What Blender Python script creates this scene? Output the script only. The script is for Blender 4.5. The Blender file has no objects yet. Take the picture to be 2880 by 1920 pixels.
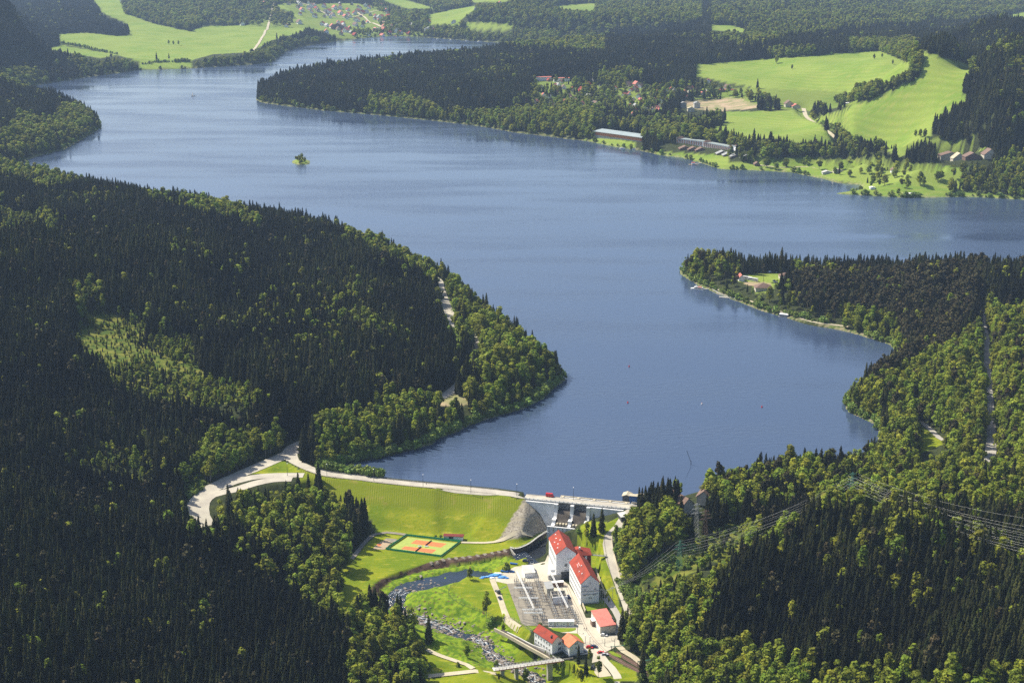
import bpy, math, random
import numpy as np
random.seed(7); RNG = np.random.default_rng(7)
C = bpy.context.scene.collection
R_ = math.radians

# ------------------------------------------------------------------ camera
CAMH, PITCH, FL = 380.0, R_(16.45), 4000.0
cam = bpy.data.cameras.new('camera'); camo = bpy.data.objects.new('camera', cam); C.objects.link(camo)
camo.location = (0, 0, CAMH); camo.rotation_euler = (R_(90) - PITCH, 0, 0)
cam.lens = 50; cam.sensor_width = 36; cam.clip_start = 1; cam.clip_end = 40000
bpy.context.scene.camera = camo

# ------------------------------------------------------------------ sky, sun, exposure
SUN_EL, SUN_AZ = R_(50), R_(-62)          # azimuth measured from +Y towards +X
w = bpy.data.worlds.new("World"); bpy.context.scene.world = w; w.use_nodes = True
nt = w.node_tree; bg = nt.nodes['Background']
sky = nt.nodes.new('ShaderNodeTexSky'); sky.sky_type = 'NISHITA'; sky.sun_disc = False
sky.sun_elevation = SUN_EL; sky.sun_rotation = SUN_AZ; sky.altitude = 800; sky.air_density = 1.0; sky.dust_density = 4.0
nt.links.new(sky.outputs[0], bg.inputs[0]); bg.inputs[1].default_value = 0.12
sl = bpy.data.lights.new('sun', 'SUN'); so = bpy.data.objects.new('sun', sl); C.objects.link(so)
sl.energy = 5.0; sl.angle = R_(0.5); sl.color = (1.0, 0.92, 0.76)
so.location = (-900, 600, 1500); so.rotation_euler = (R_(90) - SUN_EL, 0, R_(180) - SUN_AZ)
sc = bpy.context.scene
sc.view_settings.view_transform = 'Standard'; sc.view_settings.look = 'None'
sc.view_settings.gamma = 1; sc.view_settings.exposure = 0.55
sc.cycles.max_bounces = 5; sc.cycles.diffuse_bounces = 2; sc.cycles.glossy_bounces = 2
sc.cycles.transmission_bounces = 2; sc.cycles.volume_bounces = 0; sc.cycles.transparent_max_bounces = 4
sc.cycles.use_denoising = False

# ------------------------------------------------------------------ survey: photo pixel -> ground point
CP, SP = math.cos(PITCH), math.sin(PITCH)
ZO = {'D': (0, 0, 1.22449), 'z1': (800, 1200, .2551), 'z2': (1350, 1350, .21259), 'z3': (1350, 1580, .21259),
      'z4': (1000, 1480, .21259), 'z5': (450, 1200, .21259), 'zp': (1850, 660, .2551), 'zv': (1450, 180, .2551),
      'zm': (1850, 100, .43793), 'zl': (0, 0, .38265), 'zf': (700, 0, .42517), 'zr': (1800, 1300, .45918),
      'z7': (2300, 850, .36341), 'zh': (0, 450, .38265), 'zc': (700, 600, .41449), 'zw': (0, 1000, .42517),
      'zb': (400, 1500, .46769), 'zt': (2000, 0, .37415), 'zg': (1600, 1650, .17222)}
def T(reg, s):
    a = np.array([float(t) for t in s.replace(',', ' ').split()]).reshape(-1, 2)
    x0, y0, k = ZO[reg]
    return a * k + (x0, y0)
def G(P, z=0.0):
    P = np.atleast_2d(P); u = (P[:, 0] - 1440) / FL; v = -(P[:, 1] - 960) / FL
    ry = CP + v * SP; rz = -SP + v * CP; t = (z - CAMH) / rz
    return np.stack([u * t, ry * t, np.zeros(len(P)) + z], 1)
def TG(reg, s, z=0.0): return G(T(reg, s), z)
def PXL(x, y, z):
    z = z - CAMH; d = y * CP - z * SP
    return np.stack([1440 + FL * x / d, 960 - FL * (y * SP + z * CP) / d], -1)
def inpoly(P, poly):
    x, y = P[:, 0], P[:, 1]; n = len(poly)
    lo = poly.min(0); hi = poly.max(0)
    sel = np.where((x >= lo[0]) & (x <= hi[0]) & (y >= lo[1]) & (y <= hi[1]))[0]
    res = np.zeros(len(P), bool)
    if len(sel) == 0: return res
    xs, ys = x[sel], y[sel]; c = np.zeros(len(sel), bool)
    for i in range(n):
        x1, y1 = poly[i]; x2, y2 = poly[(i + 1) % n]
        if y1 == y2: continue
        cr = ((y1 > ys) != (y2 > ys)) & (xs < (x2 - x1) * (ys - y1) / (y2 - y1) + x1)
        c ^= cr
    res[sel] = c
    return res
def pdist(P, line, closed=False):
    """distance to polyline, and the running parameter (index + t) of the nearest point"""
    best = np.full(len(P), 1e18); par = np.zeros(len(P))
    n = len(line); m = n if closed else n - 1
    for i in range(m):
        a = line[i, :2]; b = line[(i + 1) % n, :2]; ab = b - a; L = (ab ** 2).sum() + 1e-12
        t = np.clip(((P[:, 0] - a[0]) * ab[0] + (P[:, 1] - a[1]) * ab[1]) / L, 0, 1)
        d = (P[:, 0] - a[0] - t * ab[0]) ** 2 + (P[:, 1] - a[1] - t * ab[1]) ** 2
        k = d < best; best[k] = d[k]; par[k] = i + t[k]
    return np.sqrt(best), par
def sstep(a, b, x):
    t = np.clip((x - a) / (b - a), 0, 1); return t * t * (3 - 2 * t)
def hashn(ix, iy, s):
    v = np.sin(ix * 127.1 + iy * 311.7 + s * 74.7) * 43758.5453
    return v - np.floor(v)
def noise(x, y, sc_, s=0):
    x = x / sc_; y = y / sc_; ix = np.floor(x); iy = np.floor(y); fx = x - ix; fy = y - iy
    fx = fx * fx * (3 - 2 * fx); fy = fy * fy * (3 - 2 * fy)
    a = hashn(ix, iy, s); b = hashn(ix + 1, iy, s); c = hashn(ix, iy + 1, s); d = hashn(ix + 1, iy + 1, s)
    return (a * (1 - fx) + b * fx) * (1 - fy) + (c * (1 - fx) + d * fx) * fy - .5
def smooth_line(L, step):
    """Catmull-Rom resample of an Nx3 polyline"""
    L = np.asarray(L, float); P = np.vstack([2 * L[0] - L[1], L, 2 * L[-1] - L[-2]]); out = []
    for i in range(1, len(P) - 2):
        n = max(1, int(np.linalg.norm(P[i + 1, :2] - P[i, :2]) / step))
        for k in range(n):
            t = k / n
            out.append(.5 * ((2 * P[i]) + (-P[i - 1] + P[i + 1]) * t + (2 * P[i - 1] - 5 * P[i] + 4 * P[i + 1] - P[i + 2]) * t * t
                             + (-P[i - 1] + 3 * P[i] - 3 * P[i + 1] + P[i + 2]) * t ** 3))
    out.append(L[-1]); return np.array(out)

# ------------------------------------------------------------------ materials
MATS = {}
def mat(name, col, rough=.8, col2=None, scale=1.0, spec=.3, metal=0, rand=0.0, stand=0.0, transl=0.0, bump=0.0, mid=.5, detail=4):
    if name in MATS: return MATS[name]
    m = bpy.data.materials.new(name); m.use_nodes = True; n = m.node_tree.nodes; l = m.node_tree.links
    p = n['Principled BSDF']; p.inputs['Roughness'].default_value = rough; p.inputs['Metallic'].default_value = metal
    p.inputs['Specular IOR Level'].default_value = spec
    p.inputs['Base Color'].default_value = (*col, 1); out = None
    geo = n.new('ShaderNodeNewGeometry')
    if col2 is not None:
        nz = n.new('ShaderNodeTexNoise'); nz.inputs['Scale'].default_value = scale; nz.inputs['Detail'].default_value = detail
        l.new(geo.outputs['Position'], nz.inputs['Vector'])
        r = n.new('ShaderNodeMapRange'); r.inputs[1].default_value = mid - .16; r.inputs[2].default_value = mid + .16
        l.new(nz.outputs[0], r.inputs[0])
        mx = n.new('ShaderNodeMix'); mx.data_type = 'RGBA'; l.new(r.outputs[0], mx.inputs[0])
        mx.inputs[6].default_value = (*col, 1); mx.inputs[7].default_value = (*col2, 1); out = mx.outputs[2]
    if rand:
        oi = n.new('ShaderNodeObjectInfo')
        hv = n.new('ShaderNodeHueSaturation')
        if out is None: hv.inputs['Color'].default_value = (*col, 1)
        else: l.new(out, hv.inputs['Color'])
        a = n.new('ShaderNodeMapRange'); a.inputs[3].default_value = 1 - rand; a.inputs[4].default_value = 1 + rand
        l.new(oi.outputs['Random'], a.inputs[0]); l.new(a.outputs[0], hv.inputs['Value'])
        mm = n.new('ShaderNodeMath'); mm.operation = 'MULTIPLY'; mm.inputs[1].default_value = 7.31
        fr = n.new('ShaderNodeMath'); fr.operation = 'FRACT'; l.new(oi.outputs['Random'], mm.inputs[0]); l.new(mm.outputs[0], fr.inputs[0])
        b = n.new('ShaderNodeMapRange'); b.inputs[3].default_value = .5 - .07 * rand; b.inputs[4].default_value = .5 + .05 * rand
        l.new(fr.outputs[0], b.inputs[0]); l.new(b.outputs[0], hv.inputs['Hue']); out = hv.outputs[0]
    if stand:      # whole stands of trees differ in tone
        sn = n.new('ShaderNodeTexNoise'); sn.inputs['Scale'].default_value = .009; sn.inputs['Detail'].default_value = 3; oj = n.new('ShaderNodeObjectInfo'); l.new(oj.outputs['Location'], sn.inputs['Vector'])
        sr = n.new('ShaderNodeMapRange'); sr.inputs[1].default_value = .38; sr.inputs[2].default_value = .62; sr.inputs[3].default_value = 1 - stand; sr.inputs[4].default_value = 1 + stand * 1.3; l.new(sn.outputs[0], sr.inputs[0])
        h2_ = n.new('ShaderNodeHueSaturation'); l.new(out, h2_.inputs['Color']); l.new(sr.outputs[0], h2_.inputs['Value']); out = h2_.outputs[0]
    if out is not None: l.new(out, p.inputs['Base Color'])
    if bump:
        nb = n.new('ShaderNodeTexNoise'); nb.inputs['Scale'].default_value = scale * 3; l.new(geo.outputs['Position'], nb.inputs['Vector'])
        bp = n.new('ShaderNodeBump'); bp.inputs['Strength'].default_value = bump; bp.inputs['Distance'].default_value = .3
        l.new(nb.outputs[0], bp.inputs['Height']); l.new(bp.outputs[0], p.inputs['Normal'])
    if transl:
        tr = n.new('ShaderNodeBsdfTranslucent'); ms = n.new('ShaderNodeMixShader'); ms.inputs[0].default_value = transl
        if out is not None: l.new(out, tr.inputs[0])
        else: tr.inputs[0].default_value = (*col, 1)
        l.new(p.outputs[0], ms.inputs[1]); l.new(tr.outputs[0], ms.inputs[2])
        l.new(ms.outputs[0], n['Material Output'].inputs['Surface'])
    MATS[name] = m; return m

M_spruce = mat('spruce_needles', (.011, .016, .005), .8, (.029, .031, .009), .25, spec=.06, rand=.45, stand=.55)
M_pine = mat('pine_needles', (.034, .037, .014), .8, (.062, .050, .021), .3, spec=.12, rand=.3)
M_leaf = mat('fresh_leaves', (.115, .17, .014), .65, (.235, .27, .026), .16, spec=.12, rand=.42, transl=.3)
M_bush = mat('willow_leaves', (.13, .21, .03), .65, (.2, .27, .05), .5, spec=.2, rand=.3, transl=.2)
M_bark = mat('bark', (.07, .05, .038), .9, (.12, .09, .07), 2)
M_birchbark = mat('birch_bark', (.35, .33, .29), .9, (.12, .1, .09), 1.5)
M_conc = mat('concrete', (.40, .385, .34), .85, (.30, .29, .26), .35, bump=.1)
M_concp = mat('pale_concrete', (.55, .54, .50), .8, (.43, .42, .39), .12)
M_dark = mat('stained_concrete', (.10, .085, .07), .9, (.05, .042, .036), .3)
M_asph = mat('asphalt', (.40, .38, .34), .85, (.33, .31, .28), .09)
M_road = mat('sunbleached_road', (.47, .44, .36), .85, (.36, .33, .28), .12, detail=8)
M_yard = mat('concrete_yard', (.52, .48, .38), .85, (.43, .39, .31), .08)
M_gravel = mat('gravel', (.27, .245, .20), .95, (.20, .18, .15), .4)
M_white = mat('white_paint', (.78, .78, .76), .55)
M_wallw = mat('white_render', (.84, .85, .86), .8, (.74, .75, .76), .15, detail=8)
M_dam = mat('dam_concrete', (.78, .79, .80), .8, (.60, .60, .59), .22, detail=9)
M_wallc = mat('cream_render', (.55, .52, .42), .8, (.47, .44, .36), .2)
M_red = mat('red_tile_roof', (.34, .050, .026), .85, (.21, .040, .026), .22, detail=9)
M_redp = mat('faded_red_roof', (.52, .18, .14), .75, (.45, .14, .11), .3)
M_orange = mat('orange_tile_roof', (.60, .20, .09), .75, (.5, .15, .07), .4)
M_dred = mat('dark_red_sheet', (.16, .025, .02), .6)
M_brown = mat('brown_roof', (.20, .13, .10), .8, (.15, .10, .08), .6)
M_grey = mat('grey_roof', (.32, .33, .33), .6, (.26, .27, .27), .3)
M_glass = mat('window_glass', (.03, .035, .04), .2, spec=.6)
M_steel = mat('grey_steel', (.36, .37, .37), .5, metal=.2)
M_dsteel = mat('dark_steel', (.07, .075, .08), .6)
M_blue = mat('blue_paint', (.02, .09, .28), .5)
M_tarp = mat('blue_tarpaulin', (.06, .22, .58), .45, (.12, .35, .7), .8)
M_green = mat('green_mesh', (.03, .36, .20), .7)
M_gpaint = mat('green_paint', (.07, .2, .15), .6)
M_court = mat('court_green', (.34, .40, .09), .85, (.28, .35, .08), .5)
M_clay = mat('court_clay', (.62, .19, .07), .85, (.54, .16, .06), .5)
M_stone = mat('boulder_stone', (.30, .26, .22), .9, (.16, .13, .11), .5)
M_rock = mat('rock_facing', (.31, .275, .22), .9, (.15, .13, .10), 1.1, bump=.6)
M_wood = mat('weathered_wood', (.25, .19, .13), .85)
M_timber = mat('orange_timber', (.50, .19, .07), .7, (.42, .15, .06), .1)
M_bare = mat('bare_soil', (.40, .30, .20), .95, (.30, .24, .15), .05)
M_rust = mat('rusty_ballast', (.17, .11, .08), .95, (.11, .07, .055), .6)
M_rail = mat('rail_steel', (.16, .10, .08), .5)
M_carred = mat('red_car_paint', (.50, .015, .02), .3, spec=.5)
M_carwhite = mat('white_car_paint', (.75, .76, .77), .3, spec=.5)
M_carblue = mat('dark_blue_car_paint', (.015, .025, .09), .3, spec=.5)
M_cardark = mat('dark_car_paint', (.02, .02, .022), .3, spec=.5)
M_carsilver = mat('silver_car_paint', (.42, .43, .45), .3, spec=.5)
M_tyre = mat('tyre_rubber', (.02, .02, .02), .9)
M_skin = mat('skin', (.5, .3, .22), .7)
M_cloth = mat('dark_clothing', (.03, .035, .05), .9)
M_foam = mat('white_water', (.55, .58, .60), .6, (.30, .34, .38), .8)
M_sand = mat('shore_sand', (.50, .44, .32), .95, (.40, .36, .26), .2)

# ------------------------------------------------------------------ mesh builder and tagging
class MB:
    def __init__(s): s.v = []; s.f = []; s.m = []
    def add(s, V, F, mi=0):
        b = len(s.v); s.v += [tuple(float(q) for q in p) for p in V]; s.f += [tuple(b + i for i in f) for f in F]; s.m += [mi] * len(F)
    def hexa(s, P, mi=0):   # 4 bottom + 4 top corners
        s.add(P, [(3, 2, 1, 0), (4, 5, 6, 7), (0, 1, 5, 4), (1, 2, 6, 5), (2, 3, 7, 6), (3, 0, 4, 7)], mi)
    def box(s, x0, x1, y0, y1, z0, z1, mi=0):
        s.hexa([(x0, y0, z0), (x1, y0, z0), (x1, y1, z0), (x0, y1, z0), (x0, y0, z1), (x1, y0, z1), (x1, y1, z1), (x0, y1, z1)], mi)
    def beam(s, a, b, w, h=None, mi=0):
        a = np.array(a, float); b = np.array(b, float); h = h or w; d = b - a; d /= np.linalg.norm(d) + 1e-9
        up = np.array([0, 0, 1.]) if abs(d[2]) < .95 else np.array([0, 1., 0])
        r = np.cross(d, up); r /= np.linalg.norm(r); u = np.cross(r, d)
        P = [p + r * i * w / 2 + u * j * h / 2 for p in (a, b) for i, j in ((-1, -1), (1, -1), (1, 1), (-1, 1))]
        s.hexa(P, mi)
    def cone(s, a, b, r0, r1, n=6, mi=0, cap=True):
        a = np.array(a, float); b = np.array(b, float); d = b - a; d /= np.linalg.norm(d) + 1e-9
        up = np.array([0, 0, 1.]) if abs(d[2]) < .95 else np.array([1., 0, 0])
        r = np.cross(d, up); r /= np.linalg.norm(r); u = np.cross(r, d); V = []
        for p, q in ((a, r0), (b, r1)):
            for k in range(n):
                t = 2 * math.pi * k / n; V.append(p + (r * math.cos(t) + u * math.sin(t)) * q)
        F = [(k, (k + 1) % n, n + (k + 1) % n, n + k) for k in range(n)]
        if cap: F += [tuple(range(n - 1, -1, -1)), tuple(range(n, 2 * n))]
        s.add(V, F, mi)
    def prism(s, pts, z0, z1, mi=0):
        n = len(pts); V = [(p[0], p[1], z0) for p in pts] + [(p[0], p[1], z1) for p in pts]
        s.add(V, [tuple(range(n - 1, -1, -1)), tuple(range(n, 2 * n))] + [(k, (k + 1) % n, n + (k + 1) % n, n + k) for k in range(n)], mi)
    def mesh(s, name, mats):
        me = bpy.data.meshes.new(name); me.from_pydata(s.v, [], s.f)
        for m_ in (mats if isinstance(mats, (list, tuple)) else [mats]): me.materials.append(m_)
        if any(s.m): me.polygons.foreach_set('material_index', s.m)
        me.update(); return me
    def build(s, name, mats, parent=None, **k):
        o = bpy.data.objects.new(name, s.mesh(name, mats)); C.objects.link(o)
        if parent is not None: o.parent = parent
        return tag(o, **k)
def tag(o, label=None, cat=None, group=None, kind=None):
    if label: o['label'] = label
    if cat: o['category'] = cat
    if group: o['group'] = group
    if kind: o['kind'] = kind
    return o
def empty(name, loc=(0, 0, 0), rz=0, **k):
    o = bpy.data.objects.new(name, None); o.empty_display_size = .5; C.objects.link(o)
    o.location = loc; o.rotation_euler = (0, 0, rz); return tag(o, **k)
def copy_tree(o, parent=None):
    c = o.copy(); C.objects.link(c); c.parent = parent
    for ch in [q for q in ALLCH.get(o.name, [])]: copy_tree(ch, c)
    return c
ALLCH = {}
def register(o):
    """remember children once so that copies do not search the whole file"""
    ALLCH[o.name] = [q for q in bpy.data.objects if q.parent == o]
    for q in ALLCH[o.name]: register(q)
    return o
def place(src, loc, rz=0, s=1.0, **k):
    c = copy_tree(src); c.location = loc; c.rotation_euler = (0, 0, rz); c.scale = (s, s, s)
    return tag(c, **k)

# ------------------------------------------------------------------ lake outline
LAKE = TG('D', '''748 1080 820 1089 1000 1113 1200 1134 1300 1140 1425 1152 1480 1165 1600 1130 1700 1115 1850 1095 1950 1080 2010 1045
 2018 994 2012 976 1946 946 1938 925 1960 900 2010 872 2050 842 2060 815 2044 792 1967 768 1896 749 1823 733 1757 716 1725 704 1682 687
 1636 668 1602 655 1563 631 1560 620 1575 611 1640 615 1719 625 1802 628 1900 632 2000 634 2100 640 2352 650 2500 655 3400 675
 3400 482 2500 462 2352 459 2226 452 2137 454 2069 454 2001 450 1918 445 1979 436 1976 425 1922 420 1890 411 1815 396 1725 391 1654 389
 1618 377 1564 362 1517 357 1463 345 1413 338 1347 324 1309 320 1247 312 1184 305 1100 290 1000 278 850 263 750 255 650 243 600 236 589 230
 590 214 625 192 780 172 988 159 1197 143 1388 138 1520 128 1500 112 1388 108 1197 101 1092 95 988 87 902 83 832 88 780 94 711 104
 658 118 624 144 572 149 437 158 328 161 219 175 94 194 60 203 50 212 80 222 190 252 228 275 232 295 187 322 147 344 87 359 60 368 25 385
 90 418 180 432 275 452 330 466 390 480 410 490 520 492 600 520 690 525 735 533 809 552 876 575 937 598 1035 645 1100 700 1161 755
 1218 805 1262 842 1303 872 1276 889 1249 915 1201 940 1147 954 1079 977 1052 991 1007 1007 995 1020 914 1042 851 1057 799 1066''')
ISLE = TG('D', '668 371 680 366 700 365 713 370 712 377 690 379 672 376')

# dam crest centre line (world), left to right
CREST = np.vstack([TG('z1', '215 400', 2.6), TG('z1', '300 470 480 525 800 560 1200 610 2352 722', 2.6), TG('z2', '600 215 1300 290 2030 365', 2.6)])
CREST_C = CREST[5:]          # concrete part starts near here
# survey points: D pixel and height
SV = np.array([float(t) for t in '''
950 1245 -17 1100 1290 -17 820 1330 -17 1200 1420 -17.3 1300 1450 -17 1400 1480 -17 1330 1330 -17 1200 1230 -17 880 1225 -17 1040 1235 -17
1250 1540 -19 1380 1550 -17.5 1000 1380 -18 1100 1400 -18 1150 1480 -20 1000 1540 -21 950 1560 -20 780 1290 -16 740 1200 -10
1440 1190 1 1470 1220 1.5 1500 1250 4 1400 1260 -7 1425 1350 -12 1450 1400 -15 1480 1330 -4 1560 1240 6 1350 1180 -16 1370 1300 -14
700 1350 -13 600 1250 -6 650 1180 -4 400 1300 8 400 1500 4 600 1500 -8 0 1200 30 0 1500 22 -200 1300 40 200 1000 14 430 1150 -4 0 1010 22 400 1070 6
600 900 28 100 850 34 300 820 24 800 780 24 1000 850 10 900 1000 8 700 980 10 400 600 44 0 600 60 -200 600 70 700 620 20 200 480 26 100 430 12 -200 420 40
540 1110 0 460 1180 -4 470 1250 -7 560 1180 -3
2100 1230 46 1950 1200 38 1800 1300 26 1700 1400 10 1600 1330 8 1500 1500 -12 1450 1530 -16 2300 1450 40 2300 1250 42 2600 1300 55 2000 1500 16 1700 1530 -4
1900 1110 10 2200 1100 16 2352 1000 22 2600 1000 40 2280 900 16 2100 1000 10 1700 1090 10 1590 1130 14 1520 1110 8 1530 1180 10
2250 750 14 2100 700 12 1750 650 5 2000 650 9 2300 650 10 2352 800 25 2600 800 40
900 200 34 1200 200 42 700 210 14 1450 165 55 1400 240 20 1600 240 24 1300 270 10 1500 300 6
1700 160 62 1900 120 88 1850 250 30 1750 300 16 2100 130 105 2200 250 60 2300 200 130 2352 100 180 2600 200 200 2000 350 10 2200 380 12 2352 400 20 1800 108 90 1600 120 70
1900 60 70 2352 60 160 2200 25 230 1700 40 80 1300 30 60 1000 40 40 850 40 24 800 70 8 300 100 22 500 80 16 100 150 14 0 100 60 150 90 25 200 90 22 250 110 14 150 130 13 200 120 14 300 130 6 120 110 24 350 90 20 450 110 12 250 80 26 300 60 26 0 30 110 200 30 60 600 10 60 2352 0 300
-300 100 120 1176 -10 120 2700 0 330 0 -15 200 60 260 25 150 300 8 -200 300 60 3000 440 20 3000 700 25 3200 900 30 2900 1300 50 2900 1600 50'''.split()]).reshape(-1, 3)
svw = np.array([G((x * 1.22449, y * 1.22449), z)[0] for x, y, z in SV])
svu = svw[:, 0] / svw[:, 1]; svv = np.log(svw[:, 1])
def base_h(x, y):
    u = x / y; v = np.log(y); num = np.zeros_like(x); den = np.zeros_like(x)
    for a, b, z in zip(svu, svv, svw[:, 2]):
        wgt = 1 / (((u - a) * 1.2) ** 2 + (v - b) ** 2 + 2e-4) ** 1.6
        num += wgt * z; den += wgt
    return num / den

# ------------------------------------------------------------------ roads (photo trace, height)  name: (line xyz, half width, material, extra)
def RZ(reg, s):
    """triples px py z"""
    a = np.array([float(t) for t in s.replace(',', ' ').split()]).reshape(-1, 3); x0, y0, k = ZO[reg]
    return np.array([G((p[0] * k + x0, p[1] * k + y0), p[2])[0] for p in a])
ROADS = {
 'crest_road': (np.vstack([RZ('z1', '60 330 2.6 110 380 2.6'), CREST[1:]]), 3.9, M_road),
 'lake_shore_road': (np.vstack([RZ('z1', '90 370 2.6 70 300 2.7 90 220 3'), RZ('D', '770 990 5 880 960 6'), RZ('zc', '1300 1250 7 1480 1100 7 1550 930 7 1500 820 8 1400 760 8 1370 700 8 1330 600 9 1300 520 9 1260 440 10 1020 380 13 800 300 16 500 200 20')]), 4.6, M_road),
 'upper_road': (RZ('z5', '1800 310 2.7 1600 400 2.6 1300 530 2.0 1000 660 1 700 800 0 560 900 -1.5 470 1050 -3.5 490 1200 -6 600 1330 -9 700 1450 -11'), 6.0, M_road),
 'lower_road': (RZ('z5', '1900 640 2.6 1500 640 2.4 1200 670 2 1000 720 1 800 790 0'), 4.0, M_road),
 'bus_layby': (RZ('z5', '1750 690 2.4 1500 700 2 1250 750 1.6 1000 830 0 700 900 -1.5 570 1010 -3 570 1180 -5.5 620 1270 -7.5'), 4.6, M_road),
 'access_road': (RZ('z2', '2050 375 2.6 1960 430 1.5 1830 620 -2 1710 740 -5 1690 850 -7 1712 990 -9 1775 1170 -11 1850 1370 -13 1930 1570 -14.5 1985 1730 -15.5 2040 1850 -16.2'), 3.3, M_road),
 'lower_path': (RZ('z3', '1660 440 -15 1720 540 -15.5 1790 650 -16.2 1850 770 -16.6 1850 860 -16.9 1830 960 -17'), 2.0, M_asph),
 'forest_road': (RZ('z7', '1255 60 12 1275 170 12 1300 330 13 1305 500 14 1318 700 15 1328 900 16 1345 1080 17 1330 1210 18 1320 1400 20'), 3.8, M_asph),
 'bay_path': (RZ('z7', '780 920 6 830 950 7 890 1000 8 940 1050 9 1010 1085 10 1080 1130 11'), 2.2, M_asph),
 'peninsula_promenade': (RZ('zp', '520 540 1.6 620 585 1.5 820 670 1.5 1040 740 1.5 1180 800 1.6 1440 875 1.7 1700 960 1.8 1950 995 2 2100 1015 2.2'), 1.7, M_sand),
 'meadow_path': (RZ('z1', '700 1500 -16 800 1380 -16.5 900 1260 -17 1000 1185 -17 1130 1165 -17 1340 1190 -17'), 1.5, M_gravel),
 'toe_path': (RZ('z4', '1400 212 -17 1700 218 -17 1950 195 -17 2200 160 -16.8 2352 125 -16.3'), 1.3, M_sand),
 'farm_track': (RZ('zm', '935 470 22 960 530 20 1050 590 17 1130 650 14 1180 710 11 1240 750 9'), 4.0, M_sand),
 'camp_road': (RZ('zm', '1020 775 6 1200 788 6 1400 810 6 1560 815 6 1800 830 7 2010 848 8'), 3.5, M_sand),
 'camp_path': (RZ('zm', '620 830 2 800 850 2 950 845 3 1100 865 3 1250 880 3'), 2.0, M_sand),
 'camp_lane': (RZ('zm', '1150 825 4 1300 860 4 1400 885 4 1600 920 4 1750 945 4'), 2.2, M_sand),
 'yard_lane': (RZ('z3', '160 230 -17 200 330 -17 260 470 -17 310 620 -17 360 740 -17 520 860 -17'), 1.8, M_sand),
 'riverside_path': (RZ('zb', '1650 670 -21 1780 730 -20.6 1880 765 -20.3 1950 790 -19.6 1990 812 -18'), 1.5, M_sand),
 'bridge_approach': (RZ('zb', '1690 862 -20.5 1850 845 -19.5 2000 828 -18 2130 815 -17'), 1.9, M_sand),
 'gate_road': (RZ('zg', '480 1080 -17 600 1240 -17.2 700 1350 -17.5 780 1480 -18 830 1600 -18.3'), 2.3, M_yard),
 'track_lane': (RZ('zg', '800 960 -17 900 1060 -17 1050 1150 -17.2 1220 1290 -17.4 1500 1460 -17.8 1740 1590 -18'), 2.0, M_sand),
 'village_street': (RZ('zf', '0 355 4 60 310 5 200 60 20 320 75 22 600 115 20 830 90 22 1000 60 30'), 4, M_sand),
 'village_lane': (RZ('zf', '710 85 24 780 130 16 830 175 8 1000 215 4 1150 205 5'), 4, M_sand),
}
ROADS = {k: (smooth_line(L, 6 if L[:, 1].mean() < 1500 else 14), hw, m) for k, (L, hw, m) in ROADS.items()}

# river: centre line with level, half width
RIV = RZ('z4', '''2350 420 -19.6 2150 470 -19.8 1900 530 -20 1650 590 -20.2 1400 640 -20.4 1200 700 -20.6 950 770 -20.8 750 810 -21
  580 880 -21.3 500 960 -21.8 520 1050 -22.4 600 1120 -23 700 1200 -23.8 850 1250 -24.4 1050 1290 -25 1250 1370 -25.5 1450 1450 -26 1700 1540 -26.6''')
RIV = np.vstack([RIV, RZ('z3', '150 1230 -27.2 330 1350 -27.8 520 1420 -28.4 700 1540 -29 850 1700 -30')])
RIV[:, 2] += .3
RIVW = np.array([8, 8, 7, 7, 6, 7, 7.5, 7, 6, 6.5, 6.5, 6, 6, 5, 4.5, 4, 3.6, 3.4, 3.2, 3.2, 3.2, 3.2, 3.2])
r4 = smooth_line(np.column_stack([RIV[:, :2], RIV[:, 2]]), 4.0)
rp = pdist(r4[:, :2], RIV)[1]; RIVS = r4; RIVWS = np.interp(rp, np.arange(len(RIVW)), RIVW)
# revetment: outer (top) and inner (foot) edges
REV_T = RZ('z4', '2050 285 -17 1800 340 -17 1500 390 -17 1150 430 -17 930 490 -17 700 560 -17 500 630 -17 330 700 -17 220 790 -17 170 880 -17 165 960 -17 200 1020 -17.5')
REV_B = RZ('z4', '2100 430 -20 1830 445 -20 1550 505 -20 1200 545 -20.2 950 595 -20.3 760 635 -20.4 560 690 -20.5 430 760 -20.7 350 830 -20.9 300 900 -21 285 975 -21.3 320 1060 -21.5')
REV_T = smooth_line(REV_T, 4); REV_B = smooth_line(REV_B, 4)
REVPOLY = np.vstack([REV_T[:, :2], REV_B[::-1, :2]])
INSIDE = np.vstack([REV_B[:, :2], TG('z4', '350 1150 700 1450 1500 1900 1950 1900 2200 1500 1900 1250 1650 1150 1230 890 1330 740 1500 700 1700 690 2000 560 2150 460', -21)[:, :2]])

# ------------------------------------------------------------------ terrain grid (fan of rows and columns, finest round the dam)
vv = [math.log(430)]
while vv[-1] < math.log(13000):
    y_ = math.exp(vv[-1]); vv.append(vv[-1] + (.0034 if y_ < 650 else .0017 if y_ < 1050 else .0030 if y_ < 2200 else .0045))
VV = np.array(vv); UU = np.linspace(-.80, .80, 747)
gu, gv = np.meshgrid(UU, VV); GY = np.exp(gv); GX = gu * GY; SH = GX.shape
px_, py_ = GX.ravel(), GY.ravel(); P2 = np.stack([px_, py_], 1)
hh = base_h(px_, py_)
far = sstep(200, 420, np.hypot(px_ - 20, py_ - 830))
hh += far * (noise(px_, py_, 130, 1) * 9 + noise(px_, py_, 45, 2) * 3) * np.clip(py_ / 1600, .6, 1.0)
hh += sstep(2500, 6000, py_) * noise(px_, py_, 900, 3) * 26
# lake
inl = inpoly(P2, LAKE[:, :2]) & ~inpoly(P2, ISLE[:, :2])
sd = np.minimum(pdist(P2, LAKE, True)[0], pdist(P2, ISLE, True)[0]); sd = np.where(inl, -sd, sd)
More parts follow.
